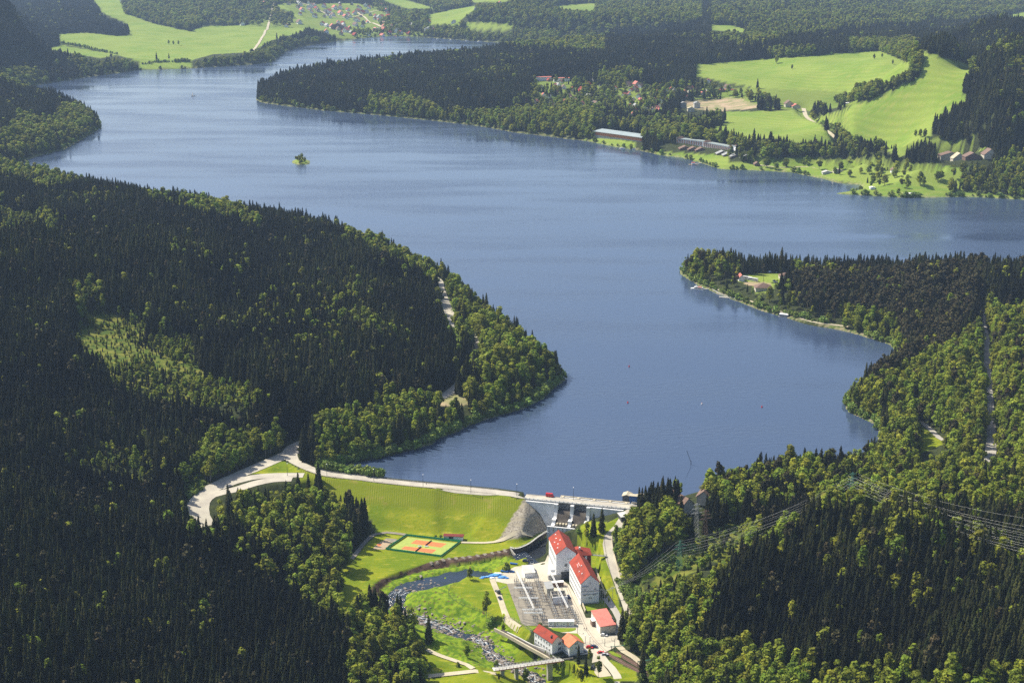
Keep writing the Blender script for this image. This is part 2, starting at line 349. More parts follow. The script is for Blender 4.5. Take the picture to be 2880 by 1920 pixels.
# signed distance to crest line : >0 downstream (towards camera)
cd, cpar = pdist(P2, CREST)
ci = np.clip(cpar.astype(int), 0, len(CREST) - 2); tx = CREST[ci + 1, 0] - CREST[ci, 0]; ty = CREST[ci + 1, 1] - CREST[ci, 1]
cz = CREST[ci]; side = tx * (py_ - cz[:, 1]) - ty * (px_ - cz[:, 0])    # <0 : below the line -> downstream
down = side < 0
land = np.minimum(np.maximum(hh, .35), .35 + .30 * np.maximum(sd, 0) ** .95)
XL = CREST[1, 0]; XC = RZ('z2', '600 215 2.6')[0][0]; XR = CREST[-1, 0]
valley = down & (px_ > XL - 60) & (px_ < XR + 25)
lakeside = (sd < 60) & ~valley
blend = sstep(160, 40, sd)
hl = hh * (1 - blend) + land * blend
low = (hh < .3) & (sd > 0)
hl = np.where((py_ < 1000) & (cd > 0) & down, np.where(sd < 90, np.where(valley, hh, hl), hh), hl)
H_ = np.where(inl, -np.minimum(6, 1.0 + -sd * .25), hl)
# left bank behind the crest's left end, embankment
XC_ = RZ('z2', '600 215 2.6')[0][0]
emb = 2.5 - np.maximum(cd - 4.6, 0) / np.where(down, 1.62 - .07 * sstep(XC_ - 42, XC_, px_), 2.0) + down * .6 * np.abs(((cd - 4.6) / 12) % 1 - .5) * (cd > 5)
embx = (px_ > XL - 8) & (px_ < XC + 2)
H_ = np.where(embx, np.maximum(H_, np.maximum(emb, -18 if True else 0)), H_)
# rock-faced cone that ends the embankment against the concrete
XC0, YC0 = TG('z2', '600 240', 2.5)[0][:2]
cone = 2.4 - np.sqrt((np.maximum(px_ - XC0, 0) / 1.15) ** 2 + (np.maximum(YC0 - py_, 0) / 1.6) ** 2 + .01)
kc_ = (px_ >= XC0 - 2) & (px_ < XC0 + 30) & down & (py_ < YC0 + 3)
H_ = np.where(kc_ & (cone > -19), np.maximum(H_, cone), H_)
# concrete part: drop behind the wall
conc = (px_ >= XC - 1) & (px_ < XR + 4) & (cd < 45)
H_ = np.where(conc & (~down | (cd < 6)), np.minimum(H_, -5), H_)
right_bank = (px_ > XR - 22) & (px_ < XR + 40) & down & (cd < 60)
# road flattening
for k, (L, hw, m) in ROADS.items():
    if k.startswith('village') : continue
    lo = L[:, :2].min(0) - 25; hi = L[:, :2].max(0) + 25
    s_ = np.where((px_ > lo[0]) & (px_ < hi[0]) & (py_ > lo[1]) & (py_ < hi[1]))[0]
    d, par = pdist(P2[s_], L); z = np.interp(par, np.arange(len(L)), L[:, 2])
    rs = 1 if py_[s_].mean() < 1500 else 2.2
    wg = sstep(hw + 9 * rs, hw + 1.8 * rs, d)
    if k == 'crest_road': wg = np.where((px_[s_] > XC) , 0, wg)
    H_[s_] = H_[s_] * (1 - wg) + (z - .05) * wg
# river cut inside the revetment bend
i_in = inpoly(P2, INSIDE); i_rev = inpoly(P2, REVPOLY)
s_ = np.where((px_ > -140) & (px_ < 70) & (py_ > 560) & (py_ < 900))[0]
d, par = pdist(P2[s_], RIVS); lev = np.interp(par, np.arange(len(RIVS)), RIVS[:, 2]); hw = np.interp(par, np.arange(len(RIVS)), RIVWS)
jag = noise(px_[s_], py_[s_], 7, 5) * 5 + noise(px_[s_], py_[s_], 3, 6) * 2
dd = d - hw + jag
bank = lev - .7 + np.clip((dd + 1.5) * .42, 0, 30)
H_[s_] = np.minimum(H_[s_], np.where(dd < 24, bank, H_[s_]))
isl = (jag > 2.3) & (dd < 0); H_[s_[isl]] = lev[isl] + .25
j = np.where(i_rev)[0]
dt, _ = pdist(P2[j], REV_T); db, pb = pdist(P2[j], REV_B); zb = np.interp(pb, np.arange(len(REV_B)), REV_B[:, 2]) + .3
H_[j] = zb + (-17.05 - zb) * db / (dt + db + 1e-6)
# channel (stilling basin) below the spillway
BASIN = np.vstack([TG('z2', '1340 640', -14)[:, :2], RZ('z2', '955 650 -15.5 890 675 -16.3 810 722 -16.8 740 770 -17 670 825 -17 600 862 -17 520 895 -17 455 905 -17 400 888 -17')[:, :2], TG('z2', '430 1060 500 1100 690 1045 880 990 900 850 1240 850 1340 720', -20)[:, :2]])
H_[inpoly(P2, BASIN)] = -21.3
# flat meadow with the court below the grass bank
FLATM = np.vstack([REV_T[:, :2], TG('z4', '60 950 0 700 -10 400 60 200 250 85 430 75 690 110 1100 160 1400 200 2000 190 2300 140 2352 120', -17)[:, :2], RZ('z2', '940 650 -17 740 770 -17 600 862 -17 400 888 -17')[:, :2]])
k_ = inpoly(P2, FLATM) & (emb < -15.5); H_[k_] = -17.05
k_ = inpoly(P2, FLATM) & ~(emb < -15.5); H_[k_] = np.maximum(-17.05, emb[k_] * embx[k_] - 30 * ~embx[k_])
H_ = np.where(kc_ & (cone > -17.5), np.maximum(H_, cone), H_)
wE = sstep(XL - 6, XL + 22, px_) * (down & (px_ < XC0) & (cd < 75)); H_ = H_ * (1 - wE) + np.maximum(-17.05, emb) * wE
H_[inpoly(P2, BASIN)] = -21.3
# outer bank of the bend: low ground between the water and the stone facing
k_ = np.where(i_in)[0]; d_b, p_b = pdist(P2[k_], REV_B); z_b = np.interp(p_b, np.arange(len(REV_B)), REV_B[:, 2]); H_[k_] = np.minimum(H_[k_], np.where(d_b < 30, z_b + .5 + .10 * d_b + noise(px_[k_], py_[k_], 5, 8), H_[k_]))
WALLP = RZ('z2', '955 650 -16 890 675 -16.5 810 722 -17 740 770 -17 670 825 -17 600 862 -17 520 895 -17 455 905 -17 400 888 -17')
d_w, _ = pdist(P2, WALLP); k_ = (d_w < 9) & ~inpoly(P2, BASIN) & (px_ < WALLP[0, 0]); w_ = sstep(9, 4, d_w[k_]); H_[k_] = np.minimum(H_[k_], H_[k_] * (1 - w_) - 17.0 * w_)
CQ0 = TG('z4', '380 310 660 100 1420 205 1140 425', -17)[:, :2]; HQ0 = TG('z4', '1030 150 1050 110 1180 95 1480 130 1530 225 1390 215 1160 175', -17)[:, :2]
for q_ in (CQ0, HQ0):
    k_ = np.where(embx & down & (cd < 90))[0]; d_, _ = pdist(P2[k_], q_, True); d_[inpoly(P2[k_], q_)] = 0; H_[k_] = np.minimum(H_[k_], -17.05 + .60 * d_)
# flat yard
YARD = TG('z3', '100 230 330 -90 640 60 860 20 880 -200 1150 -250 1560 -80 1600 200 1660 440 1830 960 1850 1090 2180 1390 2300 1600 1500 1560 1200 1330 900 1290 640 960 330 740 200 470', -17)[:, :2]
wy = inpoly(P2, YARD); H_[wy] = np.where((H_[wy] > -25), -17.0, H_[wy])
HG = H_.reshape(SH)
def hat(x, y):
    """terrain height at world points"""
    x = np.atleast_1d(np.asarray(x, float)); y = np.atleast_1d(np.asarray(y, float))
    fu = np.clip((x / y - UU[0]) / (UU[1] - UU[0]), 0, len(UU) - 1.001); fv = np.clip(np.interp(np.log(y), VV, np.arange(len(VV))), 0, len(VV) - 1.001)
    iu = fu.astype(int); iv = fv.astype(int); a = fu - iu; b = fv - iv
    h00 = HG[iv, iu]; h01 = HG[iv, iu + 1]; h10 = HG[iv + 1, iu]; h11 = HG[iv + 1, iu + 1]
    return (h00 * (1 - a) + h01 * a) * (1 - b) + (h10 * (1 - a) + h11 * a) * b

# ------------------------------------------------------------------ ground cover classes (traced where the ground shows)
MEADOW = [T('z2', '240 800 700 745 930 640 965 655 600 880 400 900 200 860'), T('zp', '880 430 1480 425 1480 480 1270 560 1260 640 1070 640 1060 560 900 520'), T('zl', '425 250 650 240 850 265 945 260 940 180 760 100 680 0 690 -60 880 -60 900 0 920 100 1150 180 1400 230 1500 190 1900 185 2300 215 2200 240 1990 300 1850 385 1560 400 1420 440 1030 455 860 405 650 360 435 320'),
 T('zl', '300 375 440 330 860 405 740 430 400 370'), T('zl', '1030 455 1400 440 1400 500 1200 505 1030 510'),
 T('zf', '290 80 600 110 700 180 640 250 500 210 400 185 200 150 290 150'), T('zf', '1180 100 1500 35 1500 60 1400 130 1400 165 1200 165'), T('zf', '2030 40 2300 20 2280 75 2050 60'),
 T('zf', '870 0 1050 60 1250 60 1000 -10'), T('zf', '180 30 720 20 900 90 830 190 600 130 200 60'), T('zf', '1420 150 1600 145 1750 170 1740 200 1480 200'),
 T('zt', '0 185 150 190 300 230 250 245 0 228'), T('zt', '2190 120 2352 90 2500 90 2500 135 2220 130'), T('zf', '1460 0 1800 -20 1700 15 1480 18'),
 T('zm', '240 185 700 150 1430 95 1620 180 1640 210 1500 320 1400 390 1250 430 1160 440 1000 400 940 400 640 340 450 310 240 260'),
 T('zm', '1670 95 1800 130 2025 190 1940 370 2025 405 1760 580 1750 660 1900 680 2100 730 2000 760 1700 720 1550 780 1480 740 1290 700 1140 600 1000 530 1150 490 1350 420 1640 280 1700 200'),
 T('zm', '430 490 930 480 1080 600 1180 730 900 690 740 660 560 670 310 610 440 560'),
 T('zm', '330 840 600 800 1000 785 1300 800 1560 820 2000 850 1950 900 1960 1000 2352 1040 2400 1080 1400 1040 1130 1020 1310 960 850 885 400 870'),
 T('zv', '760 830 1000 810 1300 850 1320 940 1000 900'), T('zv', '1500 960 2352 1010 2352 1180 2000 1080 1700 1030'),
 # valley below the dam
 T('z1', '380 545 2352 750 2500 760 2560 1000 2460 1180 2600 1350 1900 1450 1300 1620 950 1900 600 2100 620 1620 870 1320 1010 1200 980 1060 880 930 560 790 430 650'),
 T('z4', '165 960 0 900 -20 650 0 500 300 400 900 500 400 700'), T('z4', '165 960 300 500 900 400 2300 270 2300 1500 1900 1500 900 1500 600 1150 300 1000'),
 T('z5', '1180 620 1590 435 1780 520 1880 600'),
 T('z3', '1000 1250 1500 1400 1840 1566 1900 2100 0 2100 0 1450'), T('zb', '1650 650 1900 690 2352 700 2352 898 1720 898 1690 850'),
 T('z2', '2000 390 1860 480 1680 560 1450 540 1340 600 1240 820 1400 1000 1660 1000 1640 850 1700 700 1860 600'), T('z2', '1260 800 1660 720 1660 970 1690 1050 1830 1560 1660 1500 1480 1130 1450 990 1300 880'), T('z2', '1680 560 1860 480 1850 560 1740 660'),
 T('z3', '1350 510 1640 500 1680 610 1400 640'), T('z3', '1560 60 1700 100 1830 480 1880 760 1840 700 1700 480 1640 400'),
 T('zr', '150 560 380 460 380 600 100 690 0 720 0 680'), T('zr', '540 390 620 380 600 500 560 520'),
 T('z3', '1700 1280 1850 1350 2060 1450 2100 1566 1840 1566 1760 1400'),
 T('zc', '1290 510 1350 560 1400 690 1400 770 1460 900 1450 950 1410 930 1380 820 1330 680'),
 T('z7', '760 1180 800 960 900 1030 1020 1080 880 1130'), T('zc', '1870 1290 1950 1180 2100 1180 2040 1240 1880 1330'),
 T('zr', '1905 190 1990 180 1990 210 1930 240'), T('zh', '380 480 440 470 420 600 400 600'),T('zh', '1390 600 1500 600 1500 640 1400 630'),
]
BARE = [T('zm', '170 420 500 400 700 460 400 490 130 460'), T('zc', '1240 1275 1400 1215 1500 1260 1500 1300 1300 1310'), T('zp', '940 520 1250 530 1260 570 980 560')]
SETTLE = [T('zv', '180 190 620 190 900 230 1280 240 1980 260 2352 270 2352 380 1800 400 1500 600 1200 580 600 560 100 500 0 420 180 340'),
          T('zf', '200 20 900 40 1000 200 1250 230 600 260 480 200'), T('zm', '380 330 1200 360 1300 440 1000 490 600 460 400 430'), T('zf','0 130 500 130 480 190 0 180')]
Z_GARDEN = SETTLE
YOUNG = [T('z2', '1770 740 1900 570 2000 430 2060 400 2000 620 1880 850 1860 1180 1790 960'), T('zh', '550 1100 900 1180 1300 1350 1450 1450 1650 1568 730 1568 640 1300'), T('zw', '650 50 1100 0 1400 100 1600 200 1550 330 1400 300 950 270 800 200'),
         T('zw', '640 590 900 690 930 760 660 680'), T('zw', '1190 880 1340 790 1360 870 1240 960'), T('z3', '1800 250 1980 260 2200 450 2000 640'), T('zr', '150 560 540 390 620 380 600 520 450 600 0 760 0 680'),
         T('zh', '0 380 380 420 380 480 0 500'), T('zw', '250 590 540 600 650 590 900 690 1000 740 930 765 650 700 500 660'), T('z5', '280 900 560 640 640 780 400 980')]

# ground material: cover attribute drives colour
def ground_material():
    m = bpy.data.materials.new('ground'); m.use_nodes = True; n = m.node_tree.nodes; l = m.node_tree.links; p = n['Principled BSDF']
    p.inputs['Roughness'].default_value = .95; p.inputs['Specular IOR Level'].default_value = .1
    geo = n.new('ShaderNodeNewGeometry')
    def nz(scale, det=4, stretch=None):
        t = n.new('ShaderNodeTexNoise'); t.inputs['Scale'].default_value = scale; t.inputs['Detail'].default_value = det
        if stretch:
            mp = n.new('ShaderNodeMapping'); mp.inputs['Scale'].default_value = stretch; mp.inputs['Rotation'].default_value = (0, 0, .5)
            l.new(geo.outputs['Position'], mp.inputs['Vector']); l.new(mp.outputs[0], t.inputs['Vector'])
        else: l.new(geo.outputs['Position'], t.inputs['Vector'])
        return t.outputs[0]
    def rng(s, a, b):
        r = n.new('ShaderNodeMapRange'); r.inputs[1].default_value = a; r.inputs[2].default_value = b; l.new(s, r.inputs[0]); return r.outputs[0]
    def mix(f, a, b):
        x = n.new('ShaderNodeMix'); x.data_type = 'RGBA'; l.new(f, x.inputs[0])
        for i, q in ((6, a), (7, b)):
            if isinstance(q, tuple): x.inputs[i].default_value = (*q, 1)
            else: l.new(q, x.inputs[i])
        return x.outputs[2]
    def at(name):
        a = n.new('ShaderNodeAttribute'); a.attribute_name = name; return a.outputs['Fac']
    floor = mix(rng(nz(.3), .35, .65), (.022, .030, .012), (.045, .055, .018))
    grass = mix(rng(nz(.012, 6), .38, .62), (.15, .245, .030), (.25, .32, .055))
    grass = mix(rng(nz(.05, 5, (1, 3, 1)), .48, .68), grass, (.27, .29, .07))
    fw = n.new('ShaderNodeTexWave'); fw.inputs['Scale'].default_value = .022; fw.inputs['Distortion'].default_value = 3; fw.bands_direction = 'DIAGONAL'; fw.inputs['Detail'].default_value = 2; l.new(geo.outputs['Position'], fw.inputs['Vector'])
    grass = mix(rng(fw.outputs['Fac'], -.3, 2.2), grass, (.13, .20, .03)); grass = mix(rng(nz(.006, 8), .50, .60), grass, (.21, .27, .05))
    grass = mix(rng(nz(.5, 3), .45, .75), grass, (.15, .22, .03))
    near = mix(rng(nz(.04, 7), .40, .60), (.11, .165, .006), (.225, .245, .010)); near = mix(rng(nz(.9, 2, (.15, 3, 1)), .5, .7), near, (.18, .225, .012))
    near = mix(rng(nz(.6, 4), .5, .75), near, (.12, .19, .010))
    near = mix(rng(nz(.11, 4, (1, 2.5, 1)), .56, .70), near, (.30, .29, .03))
    young = mix(rng(nz(.12, 5), .4, .6), (.06, .095, .012), (.16, .165, .03))
    rough = mix(rng(nz(.35, 6), .42, .58), (.08, .15, .010), (.19, .27, .014))
    rough = mix(rng(nz(.5, 4), .6, .68), rough, (.12, .07, .035))
    bare = mix(rng(nz(.05, 5), .4, .6), (.38, .29, .19), (.22, .22, .10))
    rockc = mix(rng(nz(.9, 5), .4, .6), (.40, .36, .29), (.20, .175, .14)); rockc = mix(rng(nz(.12, 3, (1, 5, 1)), .5, .62), rockc, (.34, .30, .22))
    wall = mix(rng(nz(.25, 6), .4, .62), (.040, .024, .017), (.11, .072, .050))
    rb = n.new('ShaderNodeTexWave'); rb.inputs['Scale'].default_value = .2; rb.bands_direction = 'X'; rb.inputs['Distortion'].default_value = 1.2
    rb.inputs['Detail Scale'].default_value = .3; l.new(geo.outputs['Position'], rb.inputs['Vector'])
    rib = mix(rng(rb.outputs['Fac'], .25, .8), (.125, .165, .007), (.20, .215, .022)); rib = mix(rng(nz(.05, 5), .4, .62), rib, (.145, .18, .010)); rib = mix(rng(nz(.14, 6), .58, .7), rib, (.21, .19, .04))
    shore = mix(rng(nz(.3), .4, .6), (.10, .16, .03), (.30, .26, .16))
    c = mix(at('c_meadow'), floor, grass); c = mix(at('c_near'), c, near); c = mix(at('c_rib'), c, rib)
    c = mix(at('c_young'), c, young); c = mix(at('c_rough'), c, rough); c = mix(at('c_bare'), c, bare); c = mix(at('c_shore'), c, shore); c = mix(at('c_wall'), c, wall); c = mix(at('c_rock'), c, rockc)
    l.new(c, p.inputs['Base Color'])
    bp = n.new('ShaderNodeBump'); bp.inputs['Strength'].default_value = .5; bp.inputs['Distance'].default_value = .5; l.new(nz(.6, 4), bp.inputs['Height']); l.new(bp.outputs[0], p.inputs['Normal'])
    return m
PXT = PXL(px_, py_, H_)
WPX = PXT + np.stack([noise(px_, py_, 40, 31) * 90 + noise(px_, py_, 12, 32) * 40, noise(px_, py_, 40, 33) * 40 + noise(px_, py_, 12, 34) * 16], -1)
cov = {k: np.zeros(len(px_)) for k in ('c_meadow', 'c_near', 'c_rib', 'c_young', 'c_rough', 'c_bare', 'c_wall', 'c_shore', 'c_rock')}
for q in MEADOW: cov['c_meadow'][inpoly(PXT, q)] = 1
for q in SETTLE: cov['c_meadow'][inpoly(PXT, q)] = .75
cov['c_near'] = cov['c_meadow'] * (py_ < 1060)
for q in BARE: cov['c_bare'][inpoly(PXT, q)] = 1
for q in YOUNG: cov['c_young'][inpoly(WPX, q)] = 1
rr = inpoly(P2, INSIDE); cov['c_rough'][rr] = 1
cov['c_wall'][i_rev & (px_ > -95)] = 1
cov['c_wall'][i_rev] = 1
ex = embx & down & (emb > -8) & (cd > 4.6) & (H_ > -9) & (py_ < 1010); cov['c_rib'][ex] = sstep(-9, -5, H_[ex])
cov['c_rock'][inpoly(PXT, T('z2', '585 240 240 790 330 790 700 730 930 640 900 600 620 230'))] = 1
cov['c_shore'][(sd > -3) & (sd < 5) & (py_ > 1000)] = .7
cov['c_meadow'][inpoly(P2, ISLE[:, :2])] = 1
def grid_mesh(name, X, Y, Z, keep=None):
    nr, nc = X.shape; V = np.stack([X, Y, Z], -1).reshape(-1, 3)
    i = np.arange(nr - 1)[:, None] * nc + np.arange(nc - 1)[None, :]
    F = np.stack([i, i + 1, i + nc + 1, i + nc], -1).reshape(-1, 4)
    if keep is not None:
        F = F[keep.ravel()]; used = np.unique(F); mp = np.full(len(V), -1); mp[used] = np.arange(len(used)); V = V[used]; F = mp[F]
    me = bpy.data.meshes.new(name); me.vertices.add(len(V)); me.vertices.foreach_set('co', V.astype(np.float32).ravel())
    me.loops.add(F.size); me.loops.foreach_set('vertex_index', F.ravel().astype(np.int32))
    me.polygons.add(len(F)); me.polygons.foreach_set('loop_start', np.arange(0, F.size, 4, dtype=np.int32))
    me.update(calc_edges=True); me.validate(); return me
me = grid_mesh('ground', GX, GY, HG)
for k, a in cov.items():
    at_ = me.attributes.new(k, 'FLOAT', 'POINT'); at_.data.foreach_set('value', a.astype(np.float32))
me.polygons.foreach_set('use_smooth', np.ones(len(me.polygons), bool)); me.materials.append(ground_material())
go = bpy.data.objects.new('ground', me); C.objects.link(go); tag(go, kind='structure')

# ------------------------------------------------------------------ lake water
def water_material(name, deep, rough, s1, s2, strength):
    m = bpy.data.materials.new(name); m.use_nodes = True; n = m.node_tree.nodes; l = m.node_tree.links; p = n['Principled BSDF']
    p.inputs['Roughness'].default_value = rough; p.inputs['IOR'].default_value = 1.72; p.inputs['Specular IOR Level'].default_value = .5
    geo = n.new('ShaderNodeNewGeometry')
    big = n.new('ShaderNodeTexNoise'); big.inputs['Scale'].default_value = .003; big.inputs['Detail'].default_value = 7
    mp0 = n.new('ShaderNodeMapping'); mp0.inputs['Scale'].default_value = (1, 4.5, 1); mp0.inputs['Rotation'].default_value = (0, 0, .25)
    l.new(geo.outputs['Position'], mp0.inputs['Vector']); l.new(mp0.outputs[0], big.inputs['Vector'])
    r = n.new('ShaderNodeMapRange'); r.inputs[1].default_value = .35; r.inputs[2].default_value = .65; r.inputs[3].default_value = rough * .35; r.inputs[4].default_value = rough * 2.4
    l.new(big.outputs[0], r.inputs[0]); l.new(r.outputs[0], p.inputs['Roughness'])
    p.inputs['Base Color'].default_value = (*deep, 1)
    prev = None
    for sc_, st, dist in ((s1, strength, 1.2), (s2, strength * .7, .35)):
        mp = n.new('ShaderNodeMapping'); mp.inputs['Scale'].default_value = (1, 2.2, 1); mp.inputs['Rotation'].default_value = (0, 0, -.35)
        l.new(geo.outputs['Position'], mp.inputs['Vector'])
        t = n.new('ShaderNodeTexNoise'); t.inputs['Scale'].default_value = sc_; t.inputs['Detail'].default_value = 4; l.new(mp.outputs[0], t.inputs['Vector'])
        bp = n.new('ShaderNodeBump'); bp.inputs['Distance'].default_value = dist; ws = n.new('ShaderNodeMapRange'); ws.inputs[1].default_value = .38; ws.inputs[2].default_value = .62; ws.inputs[3].default_value = st * .3; ws.inputs[4].default_value = st * 1.9; l.new(big.outputs[0], ws.inputs[0]); l.new(ws.outputs[0], bp.inputs['Strength']); l.new(t.outputs[0], bp.inputs['Height'])
        if prev: l.new(prev, bp.inputs['Normal'])
        prev = bp.outputs[0]
    l.new(prev, p.inputs['Normal']); return m
sdg = sd.reshape(SH); up = (~down | (px_ < XL - 20) | (px_ > XR + 6)).reshape(SH)
near_l = (sdg < 14) & up & ((HG < .6)) & ~((GY < 900) & (sdg > 2))
kc = near_l[:-1, :-1] | near_l[1:, :-1] | near_l[:-1, 1:] | near_l[1:, 1:]
allup = up[:-1, :-1] & up[1:, :-1] & up[:-1, 1:] & up[1:, 1:]
me = grid_mesh('lake_water', GX, GY, np.zeros(SH), kc & allup)
me.materials.append(water_material('lake_water', (.042, .066, .122), .10, .13, .55, .17))
tag(bpy.data.objects.new('lake_water', me), kind='structure'); C.objects.link(bpy.data.objects['lake_water'])

# ------------------------------------------------------------------ ribbons for roads, river
def ribbon(name, L, hw, m, lift=.2, n=4, follow=True, **k):
    L = np.asarray(L); d = np.gradient(L[:, :2], axis=0); d /= np.linalg.norm(d, axis=1)[:, None] + 1e-9
    nrm = np.stack([-d[:, 1], d[:, 0]], 1); hw = np.zeros(len(L)) + hw
    o = np.linspace(-1, 1, n + 1); X = L[:, 0:1] + nrm[:, 0:1] * hw[:, None] * o; Y = L[:, 1:2] + nrm[:, 1:2] * hw[:, None] * o
    if follow: Z = hat(X.ravel(), Y.ravel()).reshape(X.shape) + lift
    else: Z = np.repeat(L[:, 2:3], n + 1, 1) + lift
    me = grid_mesh(name, X[::-1], Y[::-1], Z[::-1]); me.materials.append(m)
    ob = bpy.data.objects.new(name, me); C.objects.link(ob); k.setdefault('kind', 'structure'); return tag(ob, **k)
li = 0
for k, (L, hw, m) in ROADS.items():
    if k == 'crest_road': L = L[L[:, 0] < XC + 1]
    if k == 'meadow_path': pass
    li += 1; ribbon(k, L, hw, m, lift=.22 + .013 * li + (.25 if L[:, 1].mean() > 1500 else 0) + (.3 if L[:, 1].mean() > 2500 else 0))
def flat_poly(name, pts, z, m, **k):
    b = MB(); b.add([(p[0], p[1], z) for p in pts], [tuple(range(len(pts)))]); k.setdefault('kind', 'structure')
    o = b.build(name, m, **k)
    if o.data.polygons[0].normal.z < 0: o.data.flip_normals()
    return o
riv = ribbon('river_water', RIVS, RIVWS + 7, None or mat('x', (1, 1, 1)), lift=-.05, follow=False)
riv.data.materials.clear(); riv.data.materials.append(water_material('river_water', (.012, .022, .04), .10, .5, 1.6, .4))
flat_poly('tailrace_water', BASIN, -20.4, mat('dark_pool', (.012, .014, .018), .1, spec=.5))

# ------------------------------------------------------------------ tree meshes
def bark_trunk(b, H, r, n=6, mi=0, lean=0.0, top=.95):
    b.cone((0, 0, -.6), (lean * .4, 0, H * .45), r, r * .62, n, mi); b.cone((lean * .4, 0, H * .45), (lean, 0, H * top), r * .62, r * .1, n, mi)
def spruce_crown(b, H, R, rnd, mi=0, z0=.08):
    z = H * z0
    while z < H * .985:
        t = (z - H * z0) / (H * (1 - z0)); L0 = R * (1 - t) ** .68 * (1 - .25 * math.exp(-t * 9)) + .12
        nb = 8 if t < .6 else 6; a0 = rnd.random() * 6.28
        for k in range(nb):
            a = a0 + 6.283 * k / nb + rnd.uniform(-.25, .25); L = L0 * rnd.uniform(.7, 1.2); zz = z + rnd.uniform(-.25, .25)
            ca, sa = math.cos(a), math.sin(a); w_ = .16 * L + .22
            def q(r, s_, dz): return (ca * r - sa * s_, sa * r + ca * s_, zz + dz)
            V = [q(.05, 0, .25), q(L * .5, -w_, -.12 * L - .1), q(L * .5, 0, .02 * L + .12), q(L * .5, w_, -.12 * L - .1), q(L, 0, -.30 * L), q(L * .72, -w_ * .9, -.42 * L - .25), q(L * .72, w_ * .9, -.42 * L - .25)]
            b.add(V, [(0, 1, 2), (0, 2, 3), (1, 4, 2), (2, 4, 3), (1, 5, 4), (3, 4, 6)], mi)
        z += .62 + .25 * (1 - t)
    b.cone((0, 0, H * .93), (0, 0, H * 1.02), .22, .02, 4, mi)
def leaf_crown(b, H, rx, zlo, zhi, rnd, n_clump, n_leaf, leaf, mi=0, tall=1.0, flat=0.0):
    cz, hz = H * (zlo + zhi) / 2, H * (zhi - zlo) / 2; cl = []
    for _ in range(n_clump):
        while True:
            p = [rnd.uniform(-1, 1) for _ in range(3)]
            if sum(q * q for q in p) < 1 and sum(q * q for q in p) > .12: break
        taper = 1 - .35 * max(0, p[2]) if not flat else 1
        cl.append((p[0] * rx * .72 * taper, p[1] * rx * .72 * taper, cz + p[2] * hz * .78, rnd.uniform(.30, .48) * rx))
    cl.append((0, 0, H * zhi - rx * .4, rx * .42)); cl.append((0, 0, cz, rx * .6))
    for i in range(n_leaf):
        c = cl[i % len(cl)]; u = rnd.uniform(-.75, 1); a = rnd.uniform(0, 6.283); s = math.sqrt(max(0, 1 - u * u)); d = np.array([s * math.cos(a), s * math.sin(a), u])
        r = c[3] * rnd.uniform(.75, 1.15); p = np.array(c[:3]) + d * r * np.array([1, 1, 1.0 * tall])
        nrm = d + np.array([rnd.gauss(0, .45), rnd.gauss(0, .45), rnd.gauss(.15, .45)]); nrm /= np.linalg.norm(nrm)
        t = np.cross(nrm, [rnd.gauss(0, 1), rnd.gauss(0, 1), rnd.gauss(0, 1)]); t /= np.linalg.norm(t) + 1e-6; v = np.cross(nrm, t); s_ = leaf * rnd.uniform(.6, 1.25) * .5
        b.add([p - t * s_ - v * s_ * .7, p + t * s_ - v * s_ * .5, p + t * s_ * .8 + v * s_, p - t * s_ * .7 + v * s_ * .8], [(0, 1, 2, 3)], mi)
def limbs(b, H, rx, zlo, zhi, rnd, n, r, mi=0):
    for k in range(n):
        a = 6.283 * k / n + rnd.uniform(-.4, .4); z = H * rnd.uniform(zlo * .8, (zlo + zhi) / 2)
        b.cone((0, 0, z), (math.cos(a) * rx * .7, math.sin(a) * rx * .7, z + H * .18), r, r * .25, 4, mi)
def tree_meshes(kind, i):
    rnd = random.Random(hash_(kind) + i * 17); bt, bc = MB(), MB()
    if kind == 'spruce':
        H, R = 20 + i * .8, [3.3, 2.8, 3.7, 2.6][i % 4]; bark_trunk(bt, H, .22); spruce_crown(bc, H, R, rnd, z0=[.10, .2, .06, .15][i % 4]); mt, mc = M_bark, M_spruce
    elif kind == 'pine':
        H = 20; bark_trunk(bt, H, .24, lean=rnd.uniform(-.8, .8)); limbs(bt, H, 2.6, .55, .95, rnd, 5, .09)
        leaf_crown(bc, H, 2.7, .45, .99, rnd, 9, 420, 1.05, flat=1); mt, mc = M_bark, M_pine
    elif kind == 'birch':
        H = 18; bark_trunk(bt, H, .17, lean=rnd.uniform(-.6, .6)); limbs(bt, H, 2.2, .3, .9, rnd, 6, .07)
        leaf_crown(bc, H, 2.6 + .3 * (i % 2), .16, 1.0, rnd, 12, 620, .95, tall=1.25); mt, mc = M_birchbark, M_leaf
    elif kind == 'oak':
        H = 16; bark_trunk(bt, H, .3, top=.7); limbs(bt, H, 3.8, .25, .8, rnd, 7, .13)
        leaf_crown(bc, H, 4.2, .10, 1.0, rnd, 16, 900, 1.05); mt, mc = M_bark, M_leaf
    elif kind == 'bush':
        H = 4; bt.cone((0, 0, -.3), (0, 0, 2.4), .12, .04, 5); leaf_crown(bc, H, 2.2, .0, 1.0, rnd, 8, 230, .75); mt, mc = M_bark, M_bush
    return bt, bc, mt, mc
def hash_(s): return sum(ord(c) * (i + 3) for i, c in enumerate(s))
NV = {'spruce': 4, 'pine': 3, 'birch': 3, 'oak': 2, 'bush': 2}
KH = {'spruce': 21, 'pine': 20, 'birch': 18, 'oak': 16, 'bush': 4}
SRC = {}; PARTS = {}
